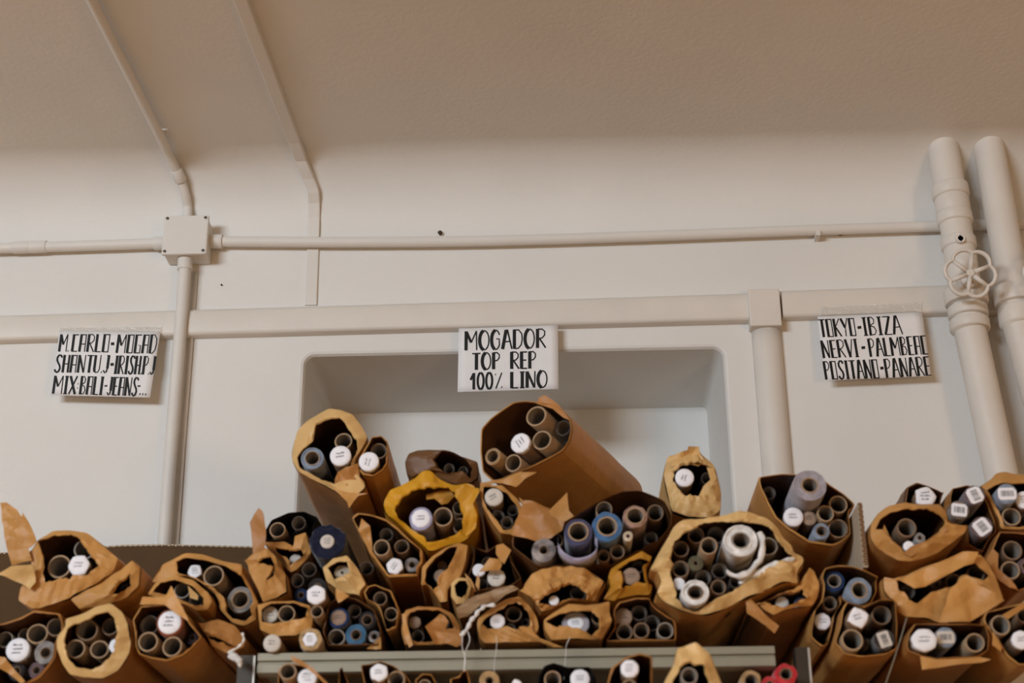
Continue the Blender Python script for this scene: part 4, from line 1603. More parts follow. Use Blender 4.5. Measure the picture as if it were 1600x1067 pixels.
b = B('the eye-shaped bag', [(358, 560), (440, 500), (560, 430), (700, 440), (800, 428), (890, 405), (885, 500), (905, 570), (850, 660), (800, 742), (700, 772), (560, 764), (440, 742), (370, 645)],
      [(376, 575), (480, 522), (600, 500), (740, 500), (800, 560), (790, 640), (720, 712), (600, 690), (480, 630)], .97, 'eye-shaped kraft bag around a white-labelled roll in clear plastic', 'kraft_brown', 'I', rim='kraft', amp=.005, cuff=.014)
cap(b, 632, 588, 78, 'white-labelled roll wound in silvery plastic', r2=138, fab='silver', squash=.84, off=-.01, sides=20, ang=-.05)
op(b, 850, 505, 66, 'open dark tube beside the silvery roll', mat_='tube_brown', off=.03)

b = B('the low tray of six tubes', [(858, 725), (870, 600), (900, 500), (960, 415), (1100, 380), (1260, 385), (1390, 470), (1425, 600), (1425, 725), (1380, 760), (1100, 765), (900, 762)], None, .94,
      'low kraft bag holding two rows of brown tubes on the beam', 'kraft_brown', 'I', w=16, amp=.002)
cap(b, 1040, 492, 68, 'brown-labelled roll end', lab='label_brown', off=.03)
op(b, 1180, 450, 66, mat_='tube_shadowed', off=.04)
op(b, 1325, 462, 70, mat_='tube_shadowed', off=.04)
op(b, 970, 605, 70, mat_='tube_brown', off=.01)
op(b, 1120, 642, 72, mat_='tube_brown', off=.0)
op(b, 1268, 596, 68, 'open tube with a paper strip inside', mat_='tube_grey', off=.0)

# the big crumpled bag in front
b = B('the big bag with white cloth', [(65, 490), (110, 420), (170, 310), (240, 180), (320, 140), (440, 135), (550, 120), (680, 85), (780, 90), (880, 130), (950, 190), (1000, 270), (1066, 318), (1060, 362), (1142, 400), (1142, 442), (1090, 500), (1112, 582), (1000, 572), (870, 632), (760, 672), (640, 732), (560, 772), (470, 802), (370, 792), (280, 772), (225, 742), (110, 662), (150, 572), (130, 500)],
      [(212, 540), (210, 400), (232, 310), (320, 240), (440, 175), (560, 160), (680, 170), (800, 165), (900, 210), (960, 300), (1000, 370), (1062, 402), (940, 452), (800, 542), (700, 612), (600, 662), (500, 712), (400, 782), (300, 762), (250, 692), (240, 620)], .99,
      'large crumpled pale kraft bag packed with tubes and white cloth rolls', 'kraft', 'J', rim='kraft_pale', amp=.009, cuff=.022, wl=.05)
op(b, 388, 242, 60, mat_='tube_brown', off=.04)
op(b, 525, 226, 64, 'dark open tube', mat_='tube_shadowed', off=.05)
op(b, 283, 345, 58, mat_='tube_brown', off=.03)
op(b, 278, 496, 60, mat_='tube_brown', off=.01)
op(b, 466, 338, 62, 'protruding open tube by the patterned cloth', mat_='tube_tan', off=-.03)
fab(b, 400, 452, 20, 52, 'olive', 'patterned olive cloth roll', off=.01, nrings=4)
fab(b, 700, 285, 62, 118, 'white_cloth', 'open tube thickly wound in white cloth', off=-.04, mat_='tube_grey', nrings=3, fuzz=.05)
op(b, 905, 320, 66, 'loosely curled grey card tube', mat_='tube_grey', off=.0, rag=.1)
op(b, 555, 497, 58, mat_='tube_shadowed', off=.02)
op(b, 418, 560, 56, 'dark open tube', mat_='tube_shadowed', off=.02)
op(b, 545, 610, 54, mat_='tube_brown', off=.0)
fab(b, 395, 682, 56, 100, 'white_cloth', 'sagging white cloth roll at the lip', off=-.03, nrings=2, fuzz=.09, squash=.9)
op(b, 662, 575, 42, mat_='tube_shadowed', off=.02)
cap(b, 280, 612, 40, 'roll end with a small lilac-white cap', off=.01)
BIGBAG = b

b = B('the pleated bag over the dark gap', [(735, 718), (800, 692), (880, 658), (1000, 606), (1118, 612), (1115, 500), (1165, 478), (1210, 500), (1242, 580), (1232, 680), (1190, 742), (1080, 752), (990, 772), (930, 802), (860, 772), (790, 702)],
      [(800, 690), (870, 660), (1010, 600), (1070, 592), (1122, 640), (1152, 705), (1060, 736), (1000, 752), (900, 735)], .96, 'pleated kraft bag tucked under the big bag over the dark gap', 'kraft_brown', 'J', rim='kraft', amp=.006, cuff=.014)
cap(b, 980, 650, 62, 'brown roll end with a white-edged cap', lab='label_shaded', off=.0)
fab(b, 1070, 668, 26, 44, 'royal', 'dark blue fabric roll', off=.02)
op(b, 1130, 650, 30, 'thin dark tube', mat_='tube_shadowed', off=.02)
flap(b, [(735, 712), (770, 694), (860, 790), (965, 880), (940, 925), (840, 860), (745, 790)], out=(.045, .03), col='kraft_brown', seed=31)

# ---------- middle shelf, second layer
b = B('the black cloth bag', [(165, 180), (200, 120), (300, 78), (390, 72), (470, 105), (440, 178), (390, 180), (328, 205), (322, 258), (250, 240), (160, 236)], None, .80,
      'black cloth bundle of tubes above the crumpled bag by the niche edge', 'black_cloth', 'C', w=6, name='cloth_bag', cat='cloth bag', amp=.004)
op(b, 236, 182, 46, 'grey-rimmed open tube', mat_='tube_tan', off=-.01)
op(b, 360, 140, 42, 'black open tube', mat_='tube_shadowed', off=.0)
b = B('the small bag below the black bundle', [(155, 247), (280, 247), (340, 282), (335, 212), (400, 190), (432, 310), (350, 412), (290, 440), (240, 402), (205, 300)],
      [(222, 288), (330, 302), (372, 296), (392, 330), (312, 392), (250, 372)], .85, 'small torn kraft bag under the black cloth bundle', 'kraft_brown', 'C', rim='kraft', amp=.005, cuff=.012)
cap(b, 300, 385, 34, 'grey-blue cloth-capped roll end', lab='label_shaded', off=.01)
b = B('the crumpled bag with the leaf-shaped flap', [(40, 440), (60, 350), (120, 300), (172, 285), (226, 330), (242, 390), (282, 430), (292, 540), (230, 575), (130, 595), (50, 572)],
      [(112, 392), (150, 360), (200, 340), (226, 400), (216, 450), (190, 480), (150, 452)], .90, 'crumpled kraft bag with a leaf-shaped flap standing straight up', 'kraft', 'C', amp=.007, cuff=.03)
flap(b, [(72, 132), (100, 85), (128, 48), (150, 65), (162, 95), (170, 190), (155, 320), (98, 330), (84, 200)], out=(.0, .025), col='kraft_brown', seed=41)
fab(b, 175, 420, 18, 36, 'grey_cloth', 'grey cloth roll', off=.03)
ls = LS('the heap below the niche', .88, 'C')
cap(ls, 525, 245, 40, 'white-labelled roll in shaggy navy plush', r2=104, fab='navy', fuzz=.4, off=-.02, sides=14, lab='label_shaded')
op(ls, 205, 318, 40, 'curved grey tube behind the leaf-flap bag', mat_='tube_grey', off=.1, length=.4)
fab(ls, 470, 512, 26, 56, 'charcoal', 'dark plastic-wrapped roll beside the tissue-stuffed bag', off=.0, nrings=4)
op(ls, 412, 402, 44, 'dark open tube under the navy roll', mat_='tube_shadowed', off=.03)
op(ls, 312, 478, 40, 'small dark tube beside the leaf-flap bag', mat_='tube_shadowed', off=.02)
fab(ls, 372, 556, 20, 38, 'royal', 'small dark blue roll behind the paper crown', off=.03)
op(ls, 742, 410, 42, 'dark tube against the wide bag under the yellow bag', mat_='tube_shadowed', off=.02)
op(ls, 690, 622, 26, 'dark tube between the slim bag and blue rolls', mat_='tube_shadowed', off=.06)
b = B('the tissue-stuffed bag', [(500, 398), (560, 345), (640, 330), (702, 400), (742, 480), (742, 592), (650, 568), (560, 505), (520, 480)],
      [(530, 402), (580, 370), (640, 366), (664, 428), (642, 484), (572, 474)], .93, 'rolled kraft bag stuffed with crumpled tan tissue', 'kraft', 'C', rim='kraft_pale', amp=.006, cuff=.014)
fab(b, 600, 428, 9, 46, 'cream', 'crumpled tan tissue roll', fuzz=.25, off=.0)
flap(b, [(575, 515), (655, 562), (592, 602), (575, 570)], out=(.03, .04), col='kraft', seed=44, amp=.002)
b = B('the open bag under the yellow bag', [(50, 580), (100, 540), (200, 550), (330, 590), (420, 650), (560, 785), (640, 850), (640, 960), (640, 1060), (500, 1070), (356, 1078), (290, 990), (200, 860), (110, 700)], None, .89,
      'wide kraft bag of dark tubes tucked beneath the yellow bag', 'kraft_brown', 'E', w=20, amp=.005, rim='kraft')
op(b, 282, 842, 70, 'protruding open tube', mat_='tube_tan', off=-.02)
op(b, 338, 722, 58, 'black open tube', mat_='tube_shadowed', off=.03)
op(b, 486, 802, 62, mat_='tube_brown', off=.02)
cap(b, 410, 1000, 66, sides=6, off=.0, ang=1.0)
fab(b, 575, 985, 30, 62, 'tweed', 'grey-ringed fabric roll', off=.02, nrings=4)
flap(b, [(130, 590), (205, 655), (150, 650), (160, 700), (230, 920), (190, 850), (110, 690)], out=(.0, .02), col='kraft', seed=47, amp=.004)
b = B('the arched strip bag', [(460, 352), (470, 220), (540, 140), (640, 72), (740, 40), (805, 60), (790, 160), (745, 280), (690, 365), (670, 470), (600, 482), (560, 400), (500, 340)],
      [(490, 330), (502, 240), (562, 160), (650, 92), (730, 75), (712, 140), (640, 262), (592, 352), (550, 388)], .91, 'kraft bag whose torn mouth arches in a narrow strip below the yellow bag', 'kraft_brown', 'G', rim='kraft', amp=.005, cuff=.012)
cap(b, 602, 282, 46, 'brown-labelled roll end', lab='label_brown', off=.02)
cap(b, 600, 180, 34, 'small dark roll end', lab='label_brown', off=.05)
b = B('the dark mid-heap bag', [(752, 140), (830, 62), (940, 100), (1010, 60), (1112, 80), (1130, 180), (1200, 300), (1120, 362), (1000, 372), (880, 392), (785, 300), (745, 240)], None, .88,
      'dark kraft bag with curled torn edges in mid-heap', 'kraft_deep', 'G', w=10, amp=.006)
cap(b, 790, 200, 46, 'roll end under a lilac-white label', off=.0)
op(b, 905, 170, 50, mat_='tube_shadowed', off=.03)
op(b, 842, 275, 44, mat_='tube_shadowed', off=.02)
cap(b, 1012, 302, 62, 'greyish-capped roll end', lab='label_shaded', off=.0)
flap(b, [(1010, 62), (1060, 45), (1122, 92), (1072, 195), (1050, 185), (1010, 120)], out=(.015, .03), col='kraft', seed=51)
flap(b, [(888, 252), (960, 150), (1030, 160), (1055, 195), (1040, 240), (960, 248)], out=(.02, .035), col='kraft', seed=52)
flap(b, [(780, 258), (830, 310), (868, 392), (845, 405), (800, 320)], out=(.015, .02), col='kraft', seed=53, amp=.002)
flap(b, [(880, 255), (892, 320), (884, 395), (860, 345)], out=(.015, .02), col='kraft', seed=54, amp=.002)
b = B('the rolled paper cone', [(680, 332), (730, 290), (800, 300), (832, 352), (812, 432), (790, 482), (720, 492), (680, 432)],
      [(705, 352), (740, 318), (792, 322), (810, 360), (792, 420), (762, 450), (722, 440)], .97, 'small rolled kraft paper cone in mid-heap, empty and open', 'kraft', 'G', rim='kraft_pale', amp=.006, cuff=.01, L=.3)
twb = b
flap(b, [(715, 520), (790, 455), (905, 420), (1000, 370), (1128, 358), (1180, 380), (1080, 420), (1010, 470), (900, 500), (800, 570), (740, 582)], name='twisted_paper', out=(.01, .035), col='kraft_grey', seed=55, amp=.008)
wf = [at(*px('G', x, y), -1.0) for x, y in ((1010, 490), (930, 500), (870, 560), (830, 620), (790, 680), (740, 722))]
m = MB().tube([p + noise.noise_vector(p * 60) * .005 for p in smooth_path(wf, 5)], [.002 + .0035 * abs(math.sin(i * .8)) for i in range(26)], 8)
tag(m.build('frayed_cloth', 'white_cloth'), 'frayed white cloth strip trailing from the twisted paper in mid-heap', 'cloth strip')
b = B('the bag with the scalloped cuff', [(175, 362), (200, 270), (260, 200), (340, 150), (440, 130), (560, 125), (680, 150), (770, 190), (850, 255), (800, 342), (760, 420), (700, 442), (560, 436), (440, 470), (320, 500), (272, 440), (240, 382)],
      [(312, 470), (302, 430), (420, 362), (560, 285), (640, 312), (700, 362), (702, 425), (560, 428), (450, 445)], .94, 'kraft bag with a broad scalloped cuff under the blue rolls', 'kraft', 'I', rim='kraft', amp=.009, cuff=.03, wl=.05)
op(b, 632, 385, 66, 'open dark tube', mat_='tube_shadowed', off=.02)
cap(b, 400, 440, 42, 'roll end with a small white label', off=.0)
b = B('the ochre-edged bag', [(775, 352), (870, 240), (905, 140), (1010, 82), (1150, 5), (1240, 60), (1284, 170), (1292, 240), (1236, 342), (1100, 392), (960, 416), (830, 376)],
      [(918, 296), (950, 180), (1040, 102), (1140, 68), (1222, 100), (1272, 200), (1182, 275), (1062, 324), (940, 316)], .93, 'ochre paper bag with a sagging lip beside the big pale bag', 'ochre_brown', 'I', amp=.006, cuff=.018)
cap(b, 1020, 235, 66, 'greyish-labelled roll end', lab='label_brown', off=.0)
op(b, 1200, 160, 56, 'dark open tube', mat_='tube_shadowed', off=.03)

# ---------- middle shelf, upper layers
b = B('the yellow bag', [(310, 470), (370, 350), (470, 310), (560, 262), (640, 200), (702, 190), (780, 252), (900, 312), (1010, 296), (1112, 340), (1116, 450), (1100, 560), (1090, 640), (1030, 740), (960, 792), (830, 812), (720, 862), (620, 852), (560, 802), (480, 702), (400, 612), (330, 542)],
      [(490, 420), (560, 372), (700, 342), (860, 334), (920, 402), (990, 470), (980, 560), (976, 680), (880, 750), (760, 782), (670, 802), (590, 762), (520, 692), (462, 622), (402, 542)], .87,
      'bright yellow-ochre paper bag with a folded rim below the niche', 'ochre', 'E', amp=.006, cuff=.018)
cap(b, 610, 690, 74, 'white-capped roll in silvery lilac cloth', r2=98, fab='lilac', off=-.02, sides=9)
op(b, 772, 612, 82, 'widest open tube', mat_='tube_tan', off=.0)
op(b, 918, 640, 66, mat_='tube_brown', off=.02)
op(b, 945, 500, 56, mat_='tube_brown', off=.04)
flap(b, [(905, 400), (915, 345), (1010, 300), (1110, 342), (1112, 380), (1000, 360), (940, 372), (1000, 430), (1062, 470), (1100, 560), (1085, 660), (1010, 730), (972, 700), (985, 560), (960, 470)], out=(.02, .03), col='ochre', seed=61, amp=.005)
flap(b, [(668, 385), (760, 360), (862, 340), (905, 400), (850, 460), (800, 475), (740, 420), (672, 425)], out=(-.02, -.02), col='ochre_brown', seed=62, amp=.004)

b = B('the tall-mouthed bag by the niche edge', [(85, 470), (100, 380), (130, 290), (210, 205), (300, 140), (400, 95), (500, 115), (590, 150), (660, 240), (715, 335), (700, 430), (650, 520), (672, 640), (700, 760), (640, 812), (560, 862), (440, 782), (330, 722), (230, 672), (140, 617), (95, 550)],
      [(250, 400), (280, 330), (292, 240), (390, 197), (490, 187), (525, 230), (580, 320), (640, 400), (662, 450), (636, 540), (640, 640), (560, 702), (440, 742), (330, 692), (222, 632), (150, 592), (135, 520), (200, 440)], .82,
      'tall-mouthed kraft bag with a folded-out cuff at the left edge of the niche', 'kraft_brown', 'D', rim='kraft_pale', amp=.005, cuff=.014)
fab(b, 255, 510, 66, 96, 'greyblue', 'open tube wound in grey-blue cloth', off=-.02, mat_='tube_grey', nrings=2, length=.4)
op(b, 518, 378, 72, mat_='tube_tan', off=.01)
cap(b, 556, 510, 84, sides=20, off=-.02, ang=.15)
flap(b, [(462, 620), (600, 570), (640, 560), (650, 690), (600, 760), (440, 720)], out=(.0, .02), col='kraft_brown', seed=64, amp=.006)
flap(b, [(430, 770), (560, 800), (720, 802), (640, 822), (590, 880), (560, 922), (545, 870)], out=(.0, .012), col='kraft', seed=65, amp=.003)
b = B('the small bag of two rolls', [(637, 600), (642, 520), (690, 440), (735, 370), (755, 330), (830, 322), (882, 372), (890, 450), (880, 560), (835, 622), (762, 664), (682, 652)], None, .83,
      'small kraft bag with one open tube and one capped roll against the niche', 'kraft', 'D', w=12, amp=.003, belly=1.05)
op(b, 798, 418, 70, mat_='tube_brown', off=.02)
cap(b, 728, 562, 80, sides=20, off=-.02, ang=1.35)

b = B('the brown crumpled bag behind the yellow one', [(500, 130), (530, 60), (600, 20), (700, 10), (850, 30), (1000, 80), (1105, 120), (1100, 250), (1050, 290), (930, 300), (790, 240), (700, 180), (600, 215), (560, 242), (510, 212)],
      [(740, 112), (800, 52), (900, 44), (1000, 100), (1062, 180), (1040, 262), (975, 212), (860, 222), (770, 180)], .76, 'dull brown crumpled bag squeezed behind the yellow bag', 'kraft_grey', 'E', rim='kraft_deep', amp=.008, cuff=.02)
op(b, 862, 172, 46, 'dark open tube', mat_='tube_shadowed', off=.01)
op(b, 980, 190, 40, 'half-hidden dark tube', mat_='tube_shadowed', off=.02)

b = B('the big slanted bag in the niche', [(95, 440), (100, 280), (170, 200), (250, 140), (330, 85), (420, 75), (520, 85), (640, 100), (712, 160), (747, 210), (762, 280), (742, 370), (690, 442), (600, 492), (500, 542), (380, 592), (260, 642), (190, 664), (112, 592)], None, .84,
      'large smooth kraft bag slanting back below the middle sign', 'kraft', 'F', w=10, amp=.0025, wl=.12, skew=(.40, -.03), L=.46, cuff=.004)
flap(b, [(505, 95), (522, 45), (545, 72), (560, 32), (600, 60), (660, 105), (712, 165), (745, 215), (700, 195), (620, 130)], out=(-.006, .006), col='kraft_brown', seed=70, amp=.002)
flap(b, [(120, 668), (185, 652), (260, 640), (385, 590), (505, 592), (420, 640), (350, 700), (255, 672), (200, 672), (150, 690)], out=(.004, .012), col='kraft', seed=71, amp=.003)
op(b, 500, 186, 78, mat_='tube_tan', off=.0)
op(b, 695, 282, 60, 'dark open tube', mat_='tube_shadowed', off=.03)
op(b, 545, 357, 74, 'open tube with a notched edge', mat_='tube_tan', off=-.01, rag=.06)
cap(b, 404, 408, 70, sides=9, off=-.01, ang=-1.0)
fab(b, 200, 482, 52, 63, 'twine', 'open tube with nested card layers', off=-.01, mat_='tube_tan', nrings=3)
op(b, 362, 545, 66, mat_='tube_tan', off=.0)
op(b, 690, 400, 36, 'half-hidden dark tube', mat_='tube_shadowed', off=.05)

b = B('the bag under the slanted one', [(95, 660), (190, 690), (255, 690), (370, 792), (412, 892), (392, 962), (335, 1042), (242, 1032), (182, 962), (112, 842), (90, 740)],
      [(122, 706), (205, 706), (290, 756), (366, 850), (376, 902), (320, 1008), (262, 1016), (212, 940), (142, 860), (114, 782)], .88, 'kraft bag with one labelled roll directly under the big slanted bag', 'kraft', 'F', amp=.005, cuff=.01)
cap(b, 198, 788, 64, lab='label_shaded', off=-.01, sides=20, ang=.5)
op(b, 330, 868, 40, mat_='tube_shadowed', off=.03)
op(b, 225, 900, 46, mat_='tube_shadowed', off=.02)
op(b, 306, 962, 46, mat_='tube_shadowed', off=.0)
flap(b, [(375, 775), (440, 832), (545, 890), (520, 980), (470, 960), (420, 890)], out=(.01, .025), col='kraft', seed=72)
flap(b, [(385, 860), (410, 800), (470, 810), (540, 860), (600, 850), (600, 900), (520, 960), (520, 985), (640, 992), (700, 950), (690, 1010), (610, 1075), (520, 1100), (420, 1075), (320, 1045)], out=(.03, .036), col='kraft_brown', seed=74, amp=.004)
flap(b, [(725, 735), (738, 870), (772, 912), (640, 992), (505, 985), (540, 940), (605, 858)], out=(.02, .05), col='kraft', seed=73, amp=.003)

# the blue rolls
b = B('the bag of blue rolls', [(760, 340), (880, 262), (1020, 190), (1140, 145), (1280, 140), (1400, 185), (1490, 230), (1545, 340), (1540, 440), (1440, 560), (1340, 600), (1240, 680), (1100, 760), (900, 760), (700, 760), (560, 790), (420, 770), (330, 700), (210, 610), (215, 520), (300, 500), (440, 480), (640, 440)], None, .90,
      'dark open bag spilling blue and lilac fabric rolls under the slanted bag', 'kraft_deep', 'H', w=4, amp=.003)
op(b, 928, 252, 68, 'thin lilac-lined tube', mat_='tube_tan', off=.0, wall=.07)
fab(b, 1000, 395, 86, 128, 'denim', 'open tube wound in frayed blue denim', off=-.05, mat_='tube_tan', nrings=2, fuzz=.07)
fab(b, 775, 480, 86, 116, 'slate', 'open tube wound in violet-blue cloth', off=-.06, mat_='tube_tan', nrings=2)
fab(b, 1240, 352, 76, 98, 'pink_beige', 'open tube wound in fuzzy pink-beige cloth', off=-.03, mat_='tube_tan', nrings=2, fuzz=.08)
fab(b, 1180, 520, 16, 42, 'cream', 'tangled cream yarn roll', off=-.04, fuzz=.3)
op(b, 1415, 310, 72, 'open brown tube at the bag edge', mat_='tube_brown', off=.03)
op(b, 512, 490, 62, 'pale-rimmed open tube above the striped roll', mat_='tube_tan', off=.02)
fab(b, 515, 655, 40, 100, 'tweed', 'grey-white striped cloth roll', off=-.03, nrings=4, fuzz=.14)
op(b, 975, 715, 54, 'short brown tube under the denim roll', mat_='tube_brown', off=-.01)
op(b, 1115, 690, 62, 'open tube under the pink-beige roll', mat_='tube_brown', off=-.01)
op(b, 1372, 535, 56, 'dark open tube beside the yarn', mat_='tube_shadowed', off=.03)
lp = [at(*px('H', x, y), -.97) for x, y in ((596, 530), (600, 590), (650, 660), (740, 705), (840, 690), (910, 640), (925, 560), (905, 530))]
LPm = []
sp = smooth_path(lp, 6)
m = MB()
fr = []
for p in sp:
    fr.append([p + Vector((0, -.004, .0)), p + Vector((0, -.004, .0)) + Vector((0, .0, -.004)), p + Vector((0, .06, -.008)), p + Vector((0, .06, -.003))])
m.rings(fr)
tag(m.build('fabric_sheet', 'lilac'), 'lilac fabric sheet curling under the violet-blue roll', 'fabric sheet')

b = B('the crumpled bag under the niche corner', [(80, 250), (108, 115), (200, 82), (330, 36), (360, 92), (430, 150), (462, 202), (502, 380), (500, 500), (420, 560), (250, 556), (142, 520), (100, 352)],
      [(150, 300), (152, 232), (230, 185), (320, 175), (410, 186), (452, 222), (452, 310), (385, 400), (300, 420), (205, 405)], .80, 'tall crumpled pale bag standing under the right corner of the niche', 'kraft_pale', 'K', amp=.0075, cuff=.026, wl=.075)
cap(b, 234, 264, 66, sides=20, off=-.02, ang=1.2)
op(b, 400, 270, 46, mat_='tube_shadowed', off=.02)
flap(b, [(105, 118), (200, 80), (252, 62), (258, 40), (335, 32), (365, 95), (300, 130), (385, 150), (330, 172), (240, 172), (150, 205), (128, 180)], out=(.01, .02), col='kraft_pale', seed=81, amp=.01)
flap(b, [(395, 190), (445, 195), (470, 260), (440, 330), (380, 400), (330, 415), (370, 330), (425, 280)], out=(.012, .02), col='kraft_pale', seed=82)

b = B('the smooth bag at the niche corner', [(775, 262), (860, 248), (950, 235), (1060, 242), (1200, 236), (1292, 312), (1400, 380), (1482, 452), (1512, 560), (1492, 652), (1382, 742), (1322, 768), (1150, 742), (1000, 652), (900, 562), (850, 472), (785, 330)], None, .86,
      'wide smooth kraft bag with a thick plastic-wrapped roll sticking out', 'kraft', 'K', w=12, amp=.0025, wl=.12, cuff=.004)
fab(b, 1155, 320, 62, 122, 'silver', 'thick roll wrapped in shiny grey plastic', off=-.07, mat_='tube_tan', nrings=4, fuzz=.06)
op(b, 822, 392, 50, 'dark half-hidden tube', mat_='tube_shadowed', off=.03)
cap(b, 1018, 606, 70, sides=14, off=-.01)
op(b, 1374, 436, 68, mat_='tube_tan', off=.0, rag=.08)
op(b, 1270, 520, 62, 'open tube with a torn paper edge', mat_='tube_tan', off=-.02, rag=.2)
cap(b, 1172, 556, 50, 'small grey-capped roll end', lab='label_brown', off=.0)
op(b, 1400, 618, 74, mat_='tube_brown', off=.0, rag=.06)
fab(b, 1238, 690, 40, 62, 'greyblue', 'roll in pale blue plastic at the lip', off=-.02, nrings=3)

# ---------- right shelf
b = B('the bag of dark blue rolls', [(735, 242), (765, 140), (880, 118), (1010, 130), (1110, 170), (1222, 226), (1200, 302), (1130, 442), (1060, 482), (930, 402), (884, 352), (905, 470), (892, 600), (802, 752), (740, 782), (650, 702), (668, 552), (690, 420), (715, 312)], None, .95,
      'kraft bag of dark blue rolls in front of the pale cardboard panel', 'kraft', 'L', w=10, amp=.004)
fab(b, 838, 218, 56, 84, 'royal', 'roll wound in royal blue cloth', off=.02, mat_='tube_grey', nrings=2)
fab(b, 1045, 318, 68, 104, 'greyblue', 'roll in blue-grey plastic', off=-.01, mat_='tube_tan', nrings=3)
op(b, 778, 392, 64, mat_='tube_brown', off=.02)
cap(b, 782, 545, 90, sides=7, off=-.02)
b = B('the square-capped bag', [(848, 745), (888, 600), (905, 480), (940, 412), (1085, 452), (1220, 392), (1335, 402), (1350, 600), (1345, 800), (1250, 842), (1060, 862), (920, 832)], None, 1.0,
      'front kraft bag with a square white-capped roll and a pale tube', 'kraft', 'L', w=10, amp=.003)
cap(b, 1035, 540, 84, 'roll end under a square white paper cap', sides=4, off=-.03, ang=.3)
op(b, 985, 722, 88, 'wide pale-rimmed open tube', mat_='tube_tan', off=-.02)
op(b, 1255, 490, 80, 'wide dark open tube', mat_='tube_brown', off=.03)
bar(b, 1235, 716, 82, fab='charcoal', off=-.01, ang=-1.3, lab='label_shaded', card=(1.55, 1.2))
fab(b, 1112, 742, 20, 40, 'charcoal', 'shaggy black roll', off=.02, fuzz=.3)

b = B('the highest left bag over the panel', [(410, 360), (422, 262), (442, 160), (520, 120), (620, 150), (720, 200), (780, 232), (762, 340), (600, 380), (480, 380)], None, .80,
      'brown bag with one white-capped roll at the top of the right-hand heap', 'kraft_deep', 'M', w=14, amp=.006)
cap(b, 590, 232, 82, sides=5, off=-.01, r2=None)
b = B('the barcode bag', [(785, 290), (782, 240), (800, 165), (920, 140), (1020, 178), (1080, 282), (1140, 420), (1150, 500), (1095, 690), (1000, 655), (930, 620), (930, 470), (860, 470), (760, 420), (742, 330)], None, .85,
      'dark kraft bag of barcode-labelled rolls below the valve pipes', 'kraft_brown', 'M', w=8, amp=.003)
bar(b, 945, 245, 84, fab='mauve', off=-.03, ang=-1.2, card=(1.6, 1.5), lab='label_white')
bar(b, 825, 372, 82, fab='taupe', off=-.02, ang=-.15, card=(1.6, 1.35))
bar(b, 1012, 545, 86, fab='mauve', off=-.02, ang=-1.0, card=(1.5, 1.5))
b = B('the double-cuffed bag', [(150, 560), (160, 450), (210, 370), (290, 310), (430, 280), (560, 290), (700, 292), (755, 360), (768, 480), (830, 492), (920, 460), (912, 510), (800, 602), (700, 672), (600, 712), (480, 742), (380, 732), (280, 682), (190, 622)],
      [(190, 500), (230, 420), (300, 370), (430, 342), (600, 360), (715, 402), (738, 450), (680, 540), (560, 622), (450, 700), (380, 642), (300, 572), (245, 512)], .95,
      'wide kraft bag with a doubled cuff beside the pale cardboard panel', 'kraft_brown', 'M', rim='kraft', amp=.006, cuff=.02)
op(b, 440, 480, 78, mat_='tube_brown', off=.0)
cap(b, 458, 628, 42, 'roll end with a small white label', off=-.01)
fab(b, 548, 560, 20, 42, 'grey_cloth', 'fluffy grey roll', off=.0, fuzz=.3)
flap(b, [(245, 512), (262, 455), (310, 560), (385, 622), (400, 690), (330, 640)], out=(.0, .012), col='kraft', seed=91)
flap(b, [(412, 682), (480, 625), (600, 580), (740, 480), (762, 500), (640, 620), (470, 712)], out=(.01, .02), col='kraft_brown', seed=92)
b = B('the bag at the frame edge, uppermost', [(1025, 150), (1110, 100), (1152, 50), (1222, 40), (1340, 62), (1480, 72), (1480, 480), (1340, 495), (1190, 490), (1135, 400), (1085, 280)],
      [(1075, 190), (1140, 160), (1260, 150), (1440, 130), (1450, 460), (1330, 478), (1210, 472), (1160, 400), (1110, 290)], .84, 'kraft bag with a pleated paper top under the right-most valve', 'kraft_brown', 'M', rim='kraft', amp=.008, cuff=.016)
bar(b, 1220, 268, 84, fab='greyblue', off=-.03, ang=.0, card=(1.75, 1.2))
op(b, 1265, 415, 78, mat_='tube_tan', off=.0)
cap(b, 1395, 262, 70, off=-.01)
op(b, 1415, 415, 60, 'dark open tube', mat_='tube_shadowed', off=.02)
b = B('the bag at the frame edge, below', [(1090, 710), (1130, 610), (1175, 512), (1300, 515), (1400, 525), (1480, 530), (1480, 960), (1400, 962), (1322, 988), (1210, 905)], None, .90,
      'dark kraft bag of tubes under the pleated-top bag', 'kraft_brown', 'M', w=12, amp=.004)
op(b, 1278, 660, 80, mat_='tube_brown', off=.02)
op(b, 1262, 880, 76, mat_='tube_tan', off=.0)
fab(b, 1405, 820, 36, 66, 'mauve', 'purplish fabric roll', off=.01)
flap(b, [(1075, 725), (1120, 640), (1168, 690), (1170, 800), (1250, 880), (1318, 975), (1250, 962), (1150, 860)], out=(.01, .02), col='kraft_brown', seed=95)

